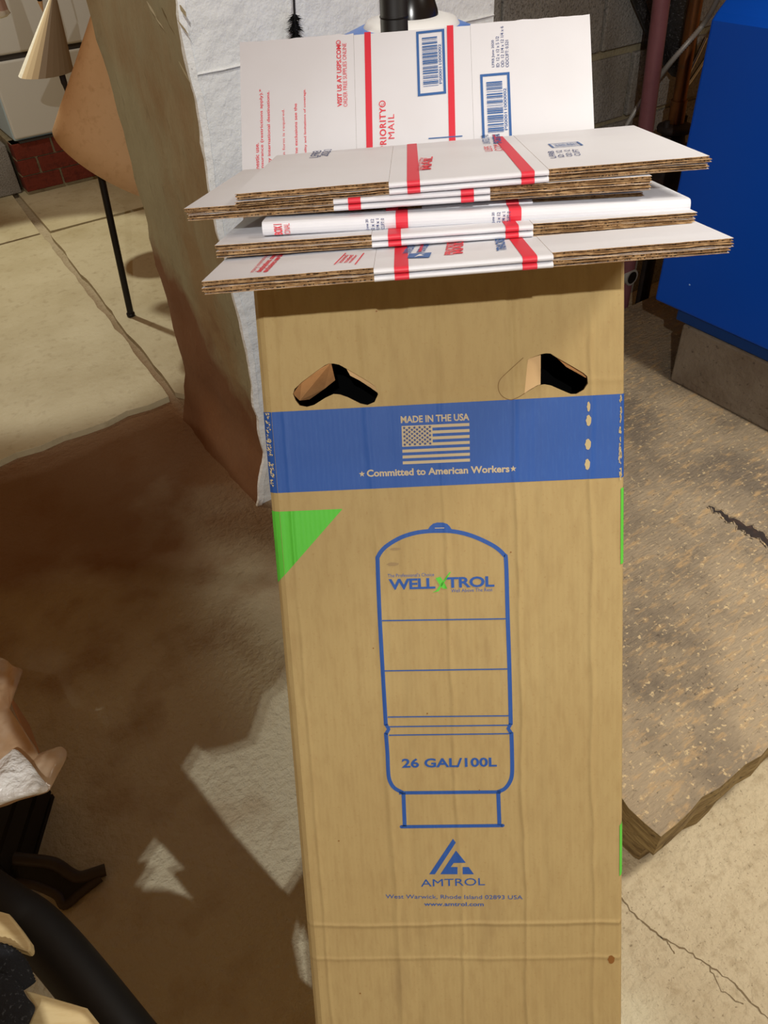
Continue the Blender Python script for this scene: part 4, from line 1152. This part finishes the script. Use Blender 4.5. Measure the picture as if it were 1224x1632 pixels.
# bent metal foot of a stand
fp_ = [at(-40, 1362, .10), at(0, 1366, .09), at(40, 1370, .075), at(85, 1376, .055), at(112, 1393, .030), at(128, 1398, .022), at(150, 1392, .018), at(168, 1386, .014)]
stand = thing('stand_foot', 'dark bent metal foot of a stand on the brown floor at the lower left', 'stand', (fp_[6].x, fp_[6].y, 0))
b_ = stand.location.copy()
mb = MB(); S_ = smooth(fp_, 6)
for (off, rr_) in ((0, .010),): mb.tube([p - b_ for p in S_], .011, 'leg_brown', 12)
mb.build('upper_rail', stand)
lp_ = [at(-40, 1405, .06), at(0, 1402, .055), at(50, 1408, .045), at(90, 1425, .02), at(103, 1442, .010), at(125, 1425, .010), at(160, 1398, .010)]
mb = MB(); mb.tube([p - b_ for p in smooth(lp_, 6)], .009, 'leg_brown', 12); mb.build('lower_rail', stand)
web = MB(); A_s = smooth(fp_, 6); B_s = smooth(lp_, 6); n = min(len(A_s), len(B_s))
va = [A_s[int(i * (len(A_s) - 1) / (n - 1))] - b_ for i in range(n)]; vb_ = [B_s[int(i * (len(B_s) - 1) / (n - 1))] - b_ for i in range(n)]
web.add(va + vb_, [(i, i + 1, n + i + 1, n + i) for i in range(n - 1)], 'black_crate'); o = web.build('web_plate', stand); sd_ = o.modifiers.new('thickness', 'SOLIDIFY'); sd_.thickness = .004

# black padded tube
TZ = .20
tp_ = [at(-60, 1400, TZ + .02), at(15, 1452, TZ + .01), at(50, 1475, TZ), at(90, 1515, TZ - .01), at(140, 1575, TZ - .02), at(195, 1645, TZ - .03), at(250, 1715, TZ - .04)]
mb = MB(); mb.tube(smooth(tp_, 8), .0385, 'rubber_black', 24)
tag(mb.build('padded_tube'), 'thick black padded tube slanting across the lower left corner', 'tube')
def slab_from(px_, z, th, m, name, label, cat):
    P_ = [at(x, y, z) for x, y in px_]; c = sum(P_, Vector()) / len(P_)
    poly = [(p.x - c.x, p.y - c.y) for p in P_]
    ar = sum(poly[i][0] * poly[(i + 1) % len(poly)][1] - poly[(i + 1) % len(poly)][0] * poly[i][1] for i in range(len(poly)))
    if ar < 0: poly = poly[::-1]
    mb = MB(); mb.prism(poly, -th, 0, m); o = mb.build(name, bevel=.003); o.location = c; return tag(o, label, cat)
slab_from(((-60, 1440), (0, 1452), (14, 1456), (30, 1476), (47, 1500), (49, 1512), (44, 1518), (0, 1502), (-60, 1485)), .275, .020, 'wood_pale', 'wooden_slat', 'pale rounded wooden slat end at the left edge above the black tube', 'wood')
slab_from(((38, 1577), (90, 1592), (138, 1606), (165, 1640), (190, 1690), (20, 1690), (42, 1640), (57, 1606)), .27, .006, 'wood_pale', 'pale_board', 'pale cream board corner at the bottom edge beside the black cloth', 'board')
# black cloth with ribbed cuff
cl = thing('black_glove', 'black woven cloth sleeve with ribbed cuff in the lower left corner', 'sleeve', at(0, 1590, .25))
b_ = cl.location.copy()
otl = [at(x, y, .30) for x, y in ((-80, 1545), (0, 1546), (30, 1568), (44, 1590), (56, 1606), (48, 1628), (38, 1650), (10, 1690), (-80, 1690))]
pillow(dens(otl, 5), 'cloth', 'black_cloth', cl, .018, 4, crump=.004)
mb = MB(); sp2 = [at(-50, 1538, .29), at(-10, 1532, .29), at(10, 1541, .285), at(22, 1558, .28), at(30, 1580, .27)]
S_ = smooth([p - b_ for p in sp2], 10)
mb.tube(S_, .02, 'black_cloth', 20, rfun=lambda i: .022 + .0012 * (i % 2)); mb.build('ribbed_cuff', cl)
